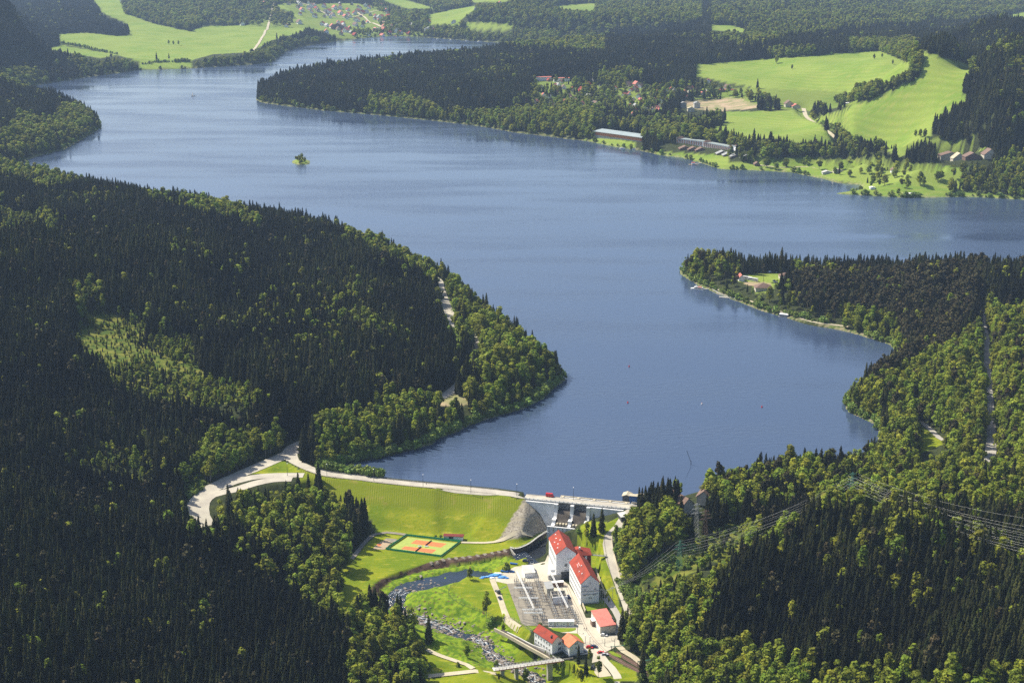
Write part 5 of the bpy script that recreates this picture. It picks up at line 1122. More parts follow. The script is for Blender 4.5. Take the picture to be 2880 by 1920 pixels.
for k in range(300):
    tpar = rr3.uniform(.40, 1) * (len(RIVS) - 2)
    if tpar / len(RIVS) < .72 and noise(np.array([tpar * 3.]), np.array([1.]), 9, 3)[0] < .02: continue
    i = int(tpar); c_ = RIVS[i] + (RIVS[i + 1] - RIVS[i]) * (tpar - i); d_ = RIVS[i + 1] - RIVS[i]; d_ = d_ / (np.linalg.norm(d_[:2]) + 1e-9); off = rr3.gauss(0, RIVWS[i] * .45); x, y = c_[0] - d_[1] * off, c_[1] + d_[0] * off; L_ = rr3.uniform(.5, 2.2); w_ = rr3.uniform(.12, .38); z = RIVS[i, 2] + .03 + .12 * rr3.random()
    fm.add([(x - d_[0] * L_, y - d_[1] * L_, z), (x - d_[1] * w_, y + d_[0] * w_, z + .08), (x + d_[0] * L_, y + d_[1] * L_, z), (x + d_[1] * w_, y - d_[0] * w_, z + .05)], [(0, 3, 2, 1)])
fm.build('white_water_foam', M_foam, label='white foaming water of the rapids', cat='rapids', kind='stuff')
# pale stones and stains on top of the revetment
rv = MB(); 
for k in range(320):
    t_ = rr3.uniform(0, .5) * (len(REV_T) - 2); i = int(t_); p = REV_T[i] + (REV_B[min(i, len(REV_B) - 1)] - REV_T[i]) * rr3.uniform(0, .4); s_ = rr3.uniform(.2, .5); q = rock(s_, rr3); z = hat(p[0], p[1])[0]; rv.add([(v[0] + p[0] + rr3.uniform(-1, 1), v[1] + p[1] + rr3.uniform(-.8, .8), v[2] + z) for v in q.v], q.f)
rv.build('bank_rubble', M_rock, label='pale rubble along the top of the river bank wall', cat='rubble', kind='stuff')

# ------------------------------------------------------------------ tennis court and hut
CQ = TG('z4', '452 300 690 140 1352 222 1120 385', -17)[:, :2]; CQs = CQ; cc = CQ.mean(0); flat_poly('tennis_court_surface', CQ, -16.86, M_court)
flat_poly('clay_court', TG('z4', '730 225 800 178 1205 228 1130 278', -17)[:, :2], -16.84, M_clay); flat_poly('clay_court', TG('z4', '600 298 655 262 1070 308 1010 355', -17)[:, :2], -16.83, M_clay)
flat_poly('clay_pit', TG('z4', '220 300 300 220 400 170 480 210 420 270 380 305', -17)[:, :2], -16.87, M_bare); flat_poly('sand_pit', TG('z4', '275 240 310 225 350 240 310 265', -17)[:, :2], -16.85, M_clay)
flat_poly('gravel_patch', TG('z4', '360 190 410 155 540 165 560 185 480 215', -17)[:, :2], -16.88, M_gravel)
for q_, lab in (('1005 190 925 253', 'far'), ('865 275 790 333', 'near')):
    a, c = TG('z4', q_, -16.85); t = empty('tennis_net', tuple(a), 0, label=lab + ' tennis net across the orange clay court', cat='net'); b = MB(); b.beam((0, 0, .45), c - a + (0, 0, .45), .04, .9); b.build('net', M_dsteel, t)
    for e in (np.zeros(3), c - a): b = MB(); b.cone(e, e + (0, 0, 1.1), .06, .06, 5); b.build('post', M_gpaint, t)
cf = empty('court_fence', (0, 0, 0), 0, label='green mesh fence enclosing the two orange tennis courts', cat='fence'); CF = TG('z4', '402 306 672 122 1388 205 1132 402', -17)
for i in range(4):
    a, c = CF[i], CF[(i + 1) % 4]; b = MB(); b.beam(a + (0, 0, .75), c + (0, 0, .75), .05, 1.4); b.build('mesh_panel', M_green, cf)
    L = np.linalg.norm(c - a); n_ = int(L / 3.6)
    for k in range(n_): p = a + (c - a) * k / n_; b = MB(); b.cone(p, p + (0, 0, 2.2), .06, .06, 5); b.build('post', M_dsteel, cf)
for k, x in enumerate((850, 940)): p = TG('z4', f'{x} 268', -16.85)[0]; b = MB(); b.box(-1.3, 1.3, -.3, .3, .4, .5); b.box(-1.2, -1.0, -.25, .25, 0, .4); b.box(1.0, 1.2, -.25, .25, 0, .4); b.box(-1.3, 1.3, .25, .32, .5, .95); o = b.build('bench', M_white, label=['white bench left of the gap between the two courts', 'white bench right of the gap between the two courts'][k], cat='bench', group='benches between the courts'); o.location = p
p = TG('z4', '1165 172', -17)[0]; ht = house('tennis_hut', tuple(p), R_(-8), 13, 3.4, 2.6, .35, M_wallw, M_dred, 'low white clubhouse with dark red roof behind the tennis court', 'hut', over=.4, wins=[('f', .9, .8, 1.0, 1.3), ('f', 2.3, .8, 1.0, 1.3)]); ht.children[0]
pbox('porch', ht, M_dsteel, 3.4, 6.6, -.1, -.02, 0, 2.5); pbox('terrace', ht, M_concp, -4.5, -.1, -.6, 2.2, -.3, .12)
for k, x in enumerate((1062, 1130)): tree('bush', 0, *TG('z4', f'{x} 150', -17)[0][:2], .55, 0, ['dark clipped bush at the far end of the clubhouse terrace', 'dark clipped bush against the clubhouse wall'][k], 'bush')

# ------------------------------------------------------------------ vehicles, people
def car(paint, kind='car'):
    t = empty({'car': 'parked_car', 'van': 'delivery_van', 'bus': 'coach'}[kind]); b = MB()
    if kind == 'car':
        L, W, H1, H2 = 4.3, 1.75, .85, 1.45; b.hexa([(-L / 2, -W / 2, .3), (L / 2, -W / 2, .3), (L / 2, W / 2, .3), (-L / 2, W / 2, .3), (-L / 2 + .1, -W / 2, H1 + .05), (L / 2 - .15, -W / 2, H1 - .1), (L / 2 - .15, W / 2, H1 - .1), (-L / 2 + .1, W / 2, H1 + .05)])
        b.build('body', paint, t); c_ = MB(); c_.hexa([(-1.7, -.82, H1), (1.0, -.82, H1 - .06), (1.0, .82, H1 - .06), (-1.7, .82, H1), (-1.3, -.66, H2 - .06), (.3, -.66, H2 - .06), (.3, .66, H2 - .06), (-1.3, .66, H2 - .06)]); c_.build('windows', M_glass, t)
        r = MB(); r.box(-1.3, .3, -.67, .67, H2 - .07, H2); r.build('roof', paint, t); wr = .31; wx = (-1.35, 1.35)
    else:
        L, W, H2 = (5.6, 2.0, 2.5) if kind == 'van' else (11.5, 2.5, 3.2); b.hexa([(-L / 2, -W / 2, .4), (L / 2, -W / 2, .4), (L / 2, W / 2, .4), (-L / 2, W / 2, .4), (-L / 2, -W / 2 + .1, H2), (L / 2 - (.9 if kind == 'van' else .2), -W / 2 + .1, H2), (L / 2 - (.9 if kind == 'van' else .2), W / 2 - .1, H2), (-L / 2, W / 2 - .1, H2)]); b.build('body', paint, t)
        g = MB()
        if kind == 'van': g.box(L / 2 - 2.2, L / 2 - 1.0, -W / 2 - .01, W / 2 + .01, 1.35, 2.0); g.box(L / 2 - .75, L / 2 - .5, -W / 2 + .2, W / 2 - .2, 1.3, 1.9)
        else: g.box(-L / 2 + .5, L / 2 - .6, -W / 2 - .01, W / 2 + .01, 1.5, 2.6)
        g.build('windows', M_glass, t); wr = .38 if kind == 'van' else .5; wx = (-L / 2 + 1.1, L / 2 - 1.1)
    for x in wx:
        for y in (-W / 2, W / 2): c_ = MB(); c_.cone((x, y - .1, wr), (x, y + .1, wr), wr, wr, 10); c_.build('wheel', M_tyre, t)
    return register(t)
SRCC = {}
def veh(kind, paint, loc, rz, label, cat, group=None):
    key = (kind, paint.name)
    if key not in SRCC: SRCC[key] = car(paint, kind); o = SRCC[key]; o.location = loc; o.rotation_euler = (0, 0, rz); return tag(o, label, cat, group)
    return place(SRCC[key], loc, rz, 1, label=label, cat=cat, group=group)
p = TG('z2', '925 232', 2.5)[0]; veh('van', M_carred, (p[0], p[1] + 2.2, 2.47), DA, 'red van driving on the dam crest above the spillway', 'van')
p = GZ('zc', 1374, 716); veh('car', M_cardark, (p[0], p[1], hat(p[0], p[1])[0] + .45), R_(105), 'dark car driving on the lakeside road through the forest', 'car')
for rg, x, y, m_, a, lab in (('z3', 1640, 975, M_carwhite, -10, 'white car parked in front of the cream garage'), ('z3', 1450, 1135, M_carred, -8, 'red car parked beside the fence at the yard gate'), ('z3', 1510, 1128, M_carblue, -10, 'dark blue car parked right of the red one at the gate'),
        ('z3', 1360, 1185, M_carsilver, 12, 'silver car parked under the office wing gable'), ('z3', 1598, 1205, M_carred, 20, 'red car waiting outside the gate beside a silver one'), ('z3', 1650, 1232, M_carsilver, 15, 'silver car parked outside the gate next to the tracks'),
        ('z3', 1172, 470, M_carblue, -75, 'dark blue car parked between the blast walls and the rails'), ('z3', 265, 490, M_carblue, -70, 'dark car parked on the sandy lane left of the switchyard'), ('z2', 605, 1075, M_carblue, -15, 'blue car parked at the pool edge behind the white store'), ('z2', 655, 1065, M_cardark, 30, 'dark car parked beside the spillway pool'),
        ('z2', 720, 1200, M_carwhite, -80, 'white car parked right of the flat roofed store'), ('z3', 1490, 1400, M_cardark, 70, 'dark car parked behind the trees at the bottom car park')):
    p = TG(rg, f'{x} {y}', -17)[0]; veh('car', m_, (p[0], p[1], -16.93), R_(a), lab, 'car')
p = TG('z3', '1505 1000', -17)[0]
def person(loc, rz, label):
    t = bpy.data.meshes.new('person'); V = [(0, 0, .95), (0, 0, 1.2), (0, 0, 1.42), (0, 0, 1.56), (0, .02, 1.72), (-.19, 0, 1.40), (-.25, .02, 1.12), (-.24, .1, .86), (.19, 0, 1.40), (.25, .02, 1.12), (.24, -.06, .86), (-.1, 0, .90), (-.12, .06, .48), (-.12, -.02, .06), (-.12, .12, .04), (.1, 0, .90), (.12, .02, .48), (.12, -.12, .06), (.12, 0, .04)]
    Ed = [(0, 1), (1, 2), (2, 3), (3, 4), (2, 5), (5, 6), (6, 7), (2, 8), (8, 9), (9, 10), (0, 11), (11, 12), (12, 13), (13, 14), (0, 15), (15, 16), (16, 17), (17, 18)]
    t.from_pydata(V, Ed, []); o = bpy.data.objects.new('person', t); C.objects.link(o); md = o.modifiers.new('skin', 'SKIN')
    R = [.15, .14, .15, .06, .10, .07, .05, .04, .07, .05, .04, .10, .07, .05, .04, .10, .07, .05, .04]
    for i, r in enumerate(R): t.skin_vertices[0].data[i].radius = (r, r * .8)
    t.skin_vertices[0].data[0].use_root = True; o.modifiers.new('sub', 'SUBSURF').render_levels = 1; t.materials.append(M_cloth)
    o.location = loc; o.rotation_euler = (0, 0, rz); tag(o, label, 'person')
for k, x in enumerate((1377, 1407)): p = TG('z3', f'{x} 900', -17)[0]; person((p[0], p[1], -16.92), .4 * k, ['left person in dark clothes walking on the yard rails', 'right person in dark clothes walking on the yard rails'][k])
for k, (x, y) in enumerate(((780, 520), (975, 545), (1200, 592), (1565, 640))): p = TG('z1', f'{x} {y}', 2.6)[0]; person((p[0], p[1], 2.6), k, ['person on the crest road near the left bank', 'person walking near the second lamp of the crest', 'person walking between the second and third crest lamps', 'person walking just right of the middle crest lamp'][k])
# tarpaulin pile and scrap beside the river
rt = random.Random(3)
for k, (x, y, s_) in enumerate(((60, 205, 1.0), (130, 195, 1.3), (200, 180, 1.6), (245, 160, 1.4), (300, 205, 1.5), (350, 215, .8), (20, 220, .8), (165, 215, 1.0))):
    p = TG('z3', f'{x} {y}', -17)[0]; o = rock(1.4 * s_, rt).build('tarpaulin_bundle', M_tarp if k % 4 != 3 else M_white, label=['blue tarpaulin bundle near the river end of the pile', 'pale blue crumpled tarpaulin bundle, second from the river', 'large blue tarpaulin bundle in the middle of the pile', 'white tarpaulin bundle on top of the pile', 'round blue tarpaulin bundle at the right of the pile', 'small blue bundle at the right end of the pile', 'flat blue bundle closest to the river', 'white bundle low in the middle of the pile'][k], cat='tarpaulin', group='tarpaulin bundles'); o.location = (p[0], p[1], -16.7); o.scale = (1.3, .8, .8)
for k, (x, y) in enumerate(((405, 130), (445, 30), (320, 130))): p = TG('z3', f'{x} {y}', -17)[0]; b = MB(); b.hexa([(-2, -.7, 0), (2, -.7, 0), (2.3, .7, 0), (-2, .7, 0), (-2.4, -.9, .8), (2.6, -.6, .8), (2.6, .6, .8), (-2.4, .9, .8)]); o = b.build('dinghy', M_blue, label=['blue dinghy lying below the gantry', 'blue dinghy at the pool edge', 'blue dinghy beside the tarpaulin pile'][k], cat='boat', group='blue dinghies'); o.location = (p[0], p[1], -16.9); o.rotation_euler = (0, 0, -.3)
pl = GZ('z3', 235, 410); t = empty('crane_lorry', (pl[0], pl[1], -16.9), R_(-65), label='small dark lorry with a raised boom on the sandy lane', cat='lorry'); pbox('cab', t, M_cardark, 1, 2.4, -.9, .9, .4, 2.2); pbox('platform', t, M_dsteel, -2.6, .9, -.9, .9, .5, 1.0)
for x in (-1.8, 1.6):
    for y in (-.9, .9): b = MB(); b.cone((x, y - .12, .4), (x, y + .12, .4), .4, .4, 9); b.build('wheel', M_tyre, t)
b = MB(); b.beam((-1, 0, 1), (3.5, 4.4, 5.2), .35); b.build('boom', M_steel, t)

# ------------------------------------------------------------------ named trees
for rg, x, y, kd, i, hgt, lab in (
    ('z1', 155, 720, 'spruce', 0, 17, 'left of three dark spruces at the left end of the dam'), ('z1', 270, 750, 'spruce', 1, 17, 'middle of three dark spruces at the left end of the dam'), ('z1', 355, 765, 'spruce', 2, 17, 'right of three dark spruces at the left end of the dam'),
    ('z2', 1610, 690, 'spruce', 0, 19, 'tallest spruce beside the right spillway pier'), ('z2', 1500, 740, 'spruce', 2, 16.5, 'broad dark spruce between the birch and the tallest spruce'), ('z2', 1410, 775, 'birch', 0, 16.5, 'birch standing closest to the spillway apron'), ('z2', 1300, 850, 'bush', 0, 4, 'light green bush below the birch at the apron'),
    ('z4', 1735, 1210, 'birch', 1, 17.5, 'solitary tall birch on the riverside meadow'), ('z4', 970, 1530, 'spruce', 2, 17, 'solitary dark spruce beside the rapids'), ('z4', 1515, 700, 'oak', 0, 8, 'round tree on the bank above the blue tarpaulins'), ('z4', 2000, 580, 'bush', 1, 5.5, 'dark bush at the head of the river pool'),
    ('z4', 1955, 1390, 'oak', 1, 5.5, 'small round tree beside the flume'), ('zb', 1955, 745, 'oak', 0, 8, 'young leafy tree between the path and the rapids'), ('zb', 2130, 800, 'bush', 1, 4, 'low bush just above the bridge'), ('zb', 1720, 820, 'bush', 0, 4, 'bush beside the pale stone heap'), ('zb', 1900, 800, 'bush', 1, 3, 'low bushes inside the path fork'),
    ('z3', 600, 1590, 'oak', 1, 9, 'rounded tree in front of the bridge'), ('z3', 250, 1560, 'spruce', 1, 5, 'small spruce before the left end of the bridge'), ('z3', 1300, 1440, 'spruce', 3, 13, 'dark spruce left of the car park tree group'), ('z3', 1400, 1480, 'spruce', 0, 12, 'dark spruce in the middle of the car park tree group'), ('z3', 1450, 1330, 'birch', 2, 9, 'thin half bare birch beside the office lane'), ('z3', 1240, 1500, 'birch', 0, 9, 'light green birch at the right end of the bridge'), ('z3', 1330, 1560, 'oak', 0, 7, 'leafy tree at the bottom of the car park'), ('z3', 1565, 1520, 'birch', 1, 13, 'slender birch alone at the car park corner'),
    ('z4', 95, 1060, 'spruce', 1, 10, 'spruce at the lower end of the stone bank wall'), ('z3', 795, 850, 'bush', 0, 2.6, 'reddish shrub behind the red roofed office'), ('z3', 1955, 700, 'spruce', 3, 7, 'bare topped spruce at the end of the access road'), ('zg', 1320, 1440, 'oak', 1, 7, 'brownish tree between the tracks and the lane'), ('zg', 1200, 1540, 'bush', 1, 6, 'large bush at the bottom beside the tracks'), ('z4', 1800, 1290, 'bush', 0, 5, 'dark thicket at the foot of the solitary birch'), ('z4', 1760, 1340, 'bush', 1, 4, 'lower thicket beside the flume wall'),
    ('zp', 1010, 420, 'oak', 0, 11, 'round willow on the far edge of the peninsula lawn'), ('zp', 1165, 520, 'pine', 0, 20, 'tall dark pine on the peninsula lawn'), ('zp', 1755, 560, 'spruce', 1, 21, 'left of two spruces rising over the peninsula wood'), ('zp', 1855, 560, 'spruce', 0, 21, 'right of two spruces rising over the peninsula wood'),
    ('zp', 1045, 690, 'birch', 0, 11, 'birch at the left front corner of the brown roofed peninsula house'), ('zp', 985, 650, 'spruce', 1, 11, 'small spruce left of the brown roofed peninsula house'), ('zp', 1230, 745, 'oak', 0, 17, 'broad green tree right in front of the brown roofed peninsula house'), ('zp', 1370, 760, 'spruce', 0, 22, 'tall dark spruce right of the brown roofed peninsula house'), ('zp', 1450, 770, 'oak', 1, 15, 'pale green tree at the left edge of the brown pine wood'), ('zp', 1130, 720, 'bush', 0, 6, 'yellowish bush below the brown roofed peninsula house'),
    ('zp', 870, 590, 'pine', 1, 17, 'brown pine at the left edge of the peninsula car park'), ('zp', 1310, 640, 'birch', 1, 14, 'birch at the right corner of the peninsula car park'), ('zp', 1430, 530, 'oak', 0, 12, 'round tree in front of the low peninsula cottage'), ('zt', 492, 480, 'oak', 0, 20, 'round tree at the upper edge of the far meadow'), ('zt', 608, 522, 'oak', 1, 11, 'lone bush-like tree low on the far meadow'), ('zt', 1082, 405, 'oak', 0, 12, 'lone tree at the top of the far meadow'), ('zt', 1225, 448, 'oak', 1, 12, 'left of three small trees on the far meadow'), ('zt', 1285, 436, 'oak', 0, 10, 'middle of three small trees on the far meadow'), ('zt', 1365, 485, 'oak', 1, 10, 'right of three small trees on the far meadow'), ('zt', 905, 412, 'bush', 0, 6, 'tiny bush at the top edge of the far meadow'),
    ('zt', 348, 670, 'spruce', 0, 24, 'tall spruce at the lower edge of the far meadow'), ('zm', 1685, 655, 'oak', 0, 14, 'round clump on the right hand meadow'), ('zm', 1655, 650, 'oak', 1, 12, 'lower clump tree on the right hand meadow'), ('zm', 1715, 655, 'oak', 1, 15, 'right clump tree on the right hand meadow'), ('zm', 985, 520, 'oak', 0, 14, 'tree beside the farm track fork'), ('zm', 1662, 745, 'oak', 1, 10, 'tree on the meadow above the camp road'),
    ('zl', 1240, 330, 'oak', 0, 15, 'left tree of the grove in the far left meadow'), ('zl', 1275, 332, 'oak', 1, 14, 'middle tree of the grove in the far left meadow'), ('zl', 1312, 333, 'oak', 0, 15, 'right tree of the grove in the far left meadow'), ('zl', 1152, 450, 'spruce', 0, 26, 'tall spruce at the far left shore road'), ('zl', 1243, 440, 'spruce', 1, 20, 'right hand spruce at the far left shore road'), ('zl', 675, 368, 'oak', 0, 11, 'round bush in the hedge of the far left meadow'), ('zl', 2035, 290, 'spruce', 0, 24, 'tall spruce above the far shore path')):
    p = GZ(rg, x, y); s_ = hgt / KH[kd]; tree(kd, i, p[0], p[1], s_, random.random() * 6, lab, 'tree' if kd != 'bush' else 'bush', z=p[2] - .1)
# low bushes and young growth: one mass
pts = []
for q, n_ in ((YOUNG[4], 260), (YOUNG[5], 420), (YOUNG[8], 300), (YOUNG[6], 330), (YOUNG[0], 260), (T('z4', '300 900 700 700 1500 580 1900 520 1500 560 700 660 400 780'), 0)):
    lo, hi = q.min(0), q.max(0)
    for _ in range(n_):
        c_ = RNG.uniform(lo, hi)
        if inpoly(c_[None], q)[0]: zz = 0; 
        else: continue
        x0, y0, k = ZO['D']; p = GZ('D', c_[0] / k, c_[1] / k); pts.append((p[0], p[1], p[2], RNG.uniform(.35, .9)))
for reg, L_ in (('zl', '440 318 520 332 600 345 680 368 740 378 860 402'), ('zl', '1040 470 1130 462 1230 458 1340 452 1400 455'), ('zm', '1060 575 1120 600 1180 640'), ('zl', '1900 45 2000 150 2200 170')):
    q = T(reg, L_)
    for i in range(len(q) - 1):
        for k in range(9): c_ = q[i] + (q[i + 1] - q[i]) * (k + RNG.random()) / 9; p = GZ('D', *(c_ / 1.22449)); pts.append((p[0], p[1], p[2], RNG.uniform(.9, 2.4)))
bi = np.array(pts)
sh = np.where((inpoly(P2, LAKE[:, :2]) == 0) & (sd > 1.5) & (sd < 5) & (py_ > 930) & (np.abs(px_) < .42 * py_))[0]; sh = RNG.choice(sh, min(len(sh), 1500), replace=False)
sh = sh[noise(px_[sh], py_[sh], 60, 4) > -.12]
bi = np.vstack([bi, np.column_stack([px_[sh] + RNG.normal(0, 1, len(sh)), py_[sh] + RNG.normal(0, 1, len(sh)), H_[sh], RNG.uniform(.5, 1.5, len(sh)) * (1 + py_[sh] / 5000)])])
gi_ = np.where(stl)[0]
TRb, tzb, tscb, widb, trb = TR, tz, tsc, wid, trot
TR = np.column_stack([bi[:, :2], bi[:, 3]]); tz = bi[:, 2]; tsc = bi[:, 3]; wid = np.ones(len(bi)) * 1.15; trot = RNG.random(len(bi)) * 6.28
stuff_forest('bushes', 'bush', np.arange(len(bi)), 'light green bushes and willows along the shores and clearings')
TR, tz, tsc, wid, trot = TRb, tzb, tscb, widb, trb

# ------------------------------------------------------------------ pylons and power lines
def pylon(p, h, m, label, arms=3, wbase=3.5):
    t = empty('power_pylon', tuple(p), R_(20), label=label, cat='pylon'); b = MB(); lv = 9
    def wd(z): return wbase * (1 - z / h) * .5 + .35
    for k in range(lv):
        z0, z1 = h * k / lv, h * (k + 1) / lv; a, c = wd(z0), wd(z1)
        for sx, sy in ((1, 1), (1, -1), (-1, -1), (-1, 1)): b.beam((sx * a, sy * a, z0 - (k == 0)), (sx * c, sy * c, z1), .13)
        for (x0, y0), (x1, y1) in (((1, 1), (-1, 1)), ((-1, 1), (-1, -1)), ((-1, -1), (1, -1)), ((1, -1), (1, 1))): b.beam((x0 * a, y0 * a, z0), (x1 * c, y1 * c, z1), .1)
    b.build('lattice_tower', m, t)
    for k in range(arms):
        z = h * (.72 + .12 * k); L = 4.5 - k; b = MB()
        for sx in (-1, 1): b.beam((0, 0, z), (sx * L, 0, z), .2); b.beam((0, 0, z + 1.2), (sx * L, 0, z), .12)
        b.build('crossarm', m, t)
    return t
p1 = GZ('zr', 343, 465); pylon(p1, 24, M_steel, 'grey lattice pylon left of its twin above the clearing', 3, 2.5)
p2 = GZ('zr', 397, 480); pylon(p2, 21, M_brown, 'rust brown lattice pylon right of its grey twin', 3, 2.5)
p3 = GZ('zr', 1285, 330); pylon(p3, 26, M_gpaint, 'green lattice pylon on top of the wooded hill', 3, 4)
p4 = GZ('zr', 240, 660); pylon(p4, 20, M_gpaint, 'green lattice pylon at the foot of the clearing', 2, 2.5)
def wire(a, c, sag, label, grp, r=.028):
    a, c = np.array(a), np.array(c); t = MB(); prev = a
    for k in range(1, 25):
        s_ = k / 24; q = a + (c - a) * s_ - np.array([0, 0, 4 * sag * s_ * (1 - s_)]); t.cone(prev - a, q - a, r, r, 4, cap=False); prev = q
    o = t.build('power_cable', mat('cable', (.55, .55, .53), .6), label=label, cat='cable', group=grp); o.location = a
ends = T('zr', '2352 330 2352 385 2352 412 2352 430 2352 445 2352 462 2352 480 2352 498 2352 515 2352 535 2352 558') + (60, 12)
for k in range(11): top = p3 + np.array([(-1) ** k * 3.2, 0, 25 - k * .9]); e = G(ends[k], 72 - k * .7)[0]; wire(top, e, 4, 'one of the pale cables sagging to the right from the hilltop pylon', 'cables right of the hilltop pylon')
for k in range(9): top = p3 + np.array([(-1) ** k * 3, -1, 24 - k * 1.1]); e = p4 + np.array([(k % 3) * 2.2 - 2, 0, 19 - k * 1.2]); wire(top, e, 5, 'one of the pale cables sagging left from the hilltop pylon', 'cables left of the hilltop pylon')
for k in range(6): wire(p4 + np.array([(k % 3) * 2.2 - 2, 0, 19 - k]), np.array([53 + k * 1.2, 780 + k, -8.5]), 3, 'cable running from the clearing pylon down to the turbine hall', 'cables down to the turbine hall', .026)
for k in range(4): wire(p1 + np.array([k - 1.5, 0, 22 - k * 2]), np.array([55 + k, 782, -9.0]), 4, 'cable from the twin pylons down to the turbine hall', 'cables from the twin pylons', .026)
p = GZ('zr', 250, 335); hb = house('forest_house', (p[0], p[1], p[2] + 2), R_(30), 11, 18, 5, 5, M_wallc, M_brown, 'large house with steep brown roof among the trees right of the dam', 'house', over=.8)
p = GZ('zr', 345, 275); house('forest_house', (p[0], p[1], p[2] + 3), R_(-20), 9, 12, 5, 4, M_wallc, M_brown, 'smaller brown roofed wing behind the large forest house', 'house', over=.8)
p = GZ('zr', 310, 60); t = empty('jib_crane', tuple(p), R_(0), label='thin dark crane jib above the shore trees', cat='crane'); b = MB(); b.beam((0, 0, 0), (0, 0, 9), .4); b.build('mast', M_dsteel, t); b = MB(); b.beam((0, 0, 8), (-3.5, 0, 17), .3); b.build('jib', M_dsteel, t)
p = GZ('zr', 1975, 195); house('hut', tuple(p), R_(20), 4, 5, 2.5, 1.6, M_wallc, M_sand, 'tiny pale hut in the clearing on the right hill', 'hut')

# ------------------------------------------------------------------ peninsula: boats, jetties, buildings
def ship(p, rz, L, label, cabin=True):
    t = empty('excursion_boat', (p[0], p[1], 0), rz, label=label, cat='boat'); W = L * .26; b = MB(); n_ = 9; V = []
    for z, k in ((-.4, .75), (1.0, 1)): V += [(x, s_ * W / 2 * k * math.sqrt(max(.02, 1 - max(0, x / (L / 2)) ** 2.5)), z) for s_ in (-1, 1) for x in np.linspace(-L / 2, L / 2, n_)]
    F = [];
    for s_ in (0, 1):
        for i in range(n_ - 1): a = s_ * n_ + i; F.append((a, a + 1, a + 1 + 2 * n_, a + 2 * n_) if s_ == 0 else (a + 1, a, a + 2 * n_, a + 2 * n_ + 1))
    F += [(0, 2 * n_, 3 * n_, n_)] + [(2 * n_ + i, 2 * n_ + i + 1, 3 * n_ + i + 1, 3 * n_ + i) for i in range(n_ - 1)]
    b.add(V, F); b.build('hull', M_white, t)
    if cabin: pbox('cabin', t, M_dsteel, -L * .38, L * .2, -W * .36, W * .36, 1.0, 2.5); pbox('upper_deck', t, M_white, -L * .42, L * .24, -W * .42, W * .42, 2.5, 2.75); pbox('wheelhouse', t, M_white, L * .02, L * .14, -W * .22, W * .22, 2.75, 4.1); pbox('seat_row', t, M_redp, -L * .34, -L * .05, -W * .3, W * .3, 2.76, 3.1)
    return t
p = TG('zp', '435 602', 0)[0]; ship(p, R_(152), 15, 'white excursion boat moored at the tip of the peninsula')
p = TG('zp', '1395 905', 0)[0]; t = empty('houseboat', tuple(p), R_(-25), label='flat white houseboat moored below the brown pine wood', cat='boat'); pbox('pontoon', t, M_conc, -5.5, 5.5, -2.6, 2.6, -.3, .5); pbox('cabin', t, M_grey, -4.8, 4.2, -2.2, 2.2, .5, 2.8); pbox('roof', t, M_white, -5, 4.4, -2.4, 2.4, 2.8, 3.05)
def jetty(reg, s, label, w_=1.4):
    a, c = TG(reg, s, 0); t = empty('jetty', tuple(a), 0, label=label, cat='jetty'); b = MB(); b.beam((0, 0, .55), c - a + (0, 0, .55), w_, .25); b.build('deck', M_concp, t)
    b = MB()
    for k in range(5): q = (c - a) * k / 4; b.beam(q + (0, 0, -1), q + (0, 0, .5), .25)
    b.build('piles', M_wood, t)
jetty('zp', '495 606 605 600', 'short jetty behind the white excursion boat'); jetty('zp', '675 690 800 700', 'jetty with a landing stage at the stone promenade', 2.4)
wl = RZ('zp', '600 595 1.6 700 648 1.6 820 690 1.6 930 722 1.6 1035 762 1.6'); wall_run('quay_wall', wl, .8, -1, M_conc, 'grey stone quay wall along the peninsula promenade', 'wall')
p = GZ('zp', 1080, 635); house('peninsula_house', (p[0], p[1], p[2] + .5), R_(2), 17, 10, 4.5, 4, M_wallc, M_brown, 'wide cream house with brown hipped roof on the peninsula', 'house', over=1, hip=5)
p = GZ('zp', 895, 515); house('boathouse', tuple(p), R_(5), 6, 9, 4.2, 3.0, M_wallw, M_redp, 'pink roofed building half hidden by trees on the peninsula', 'house')
p = GZ('zp', 1345, 495); house('peninsula_cottage', (p[0], p[1], p[2]), R_(3), 13, 7, 4, 2.6, M_wallc, M_brown, 'low brown roofed cottage behind the peninsula trees', 'house', hip=3)
p = GZ('zp', 2195, 440); house('peninsula_villa', (p[0], p[1], p[2] + 11), R_(5), 12, 8, 4, 3, M_wallc, M_orange, 'orange roofed villa showing above the pine wood', 'house', hip=3)
for k, (x, y) in enumerate(((985, 492), (1050, 508))): p = GZ('zp', x, y); veh('bus', M_carwhite, (p[0], p[1], p[2] + .1), R_(-35), ['white coach parked nearest the pink roofed building', 'white coach parked to the right of the other coach'][k], 'coach')
for k, (x, y) in enumerate(((1160, 560), (1200, 563), (1300, 530), (1285, 512))): p = GZ('zp', x, y); veh('car', [M_carwhite, M_carsilver, M_carwhite, M_carblue][k], (p[0], p[1], p[2] + .1), R_(10 * k), ['white car on the peninsula car park behind the brown house', 'silver car on the peninsula car park behind the brown house', 'white car at the right edge of the peninsula car park', 'blue car beside the lawn of the peninsula'][k], 'car')
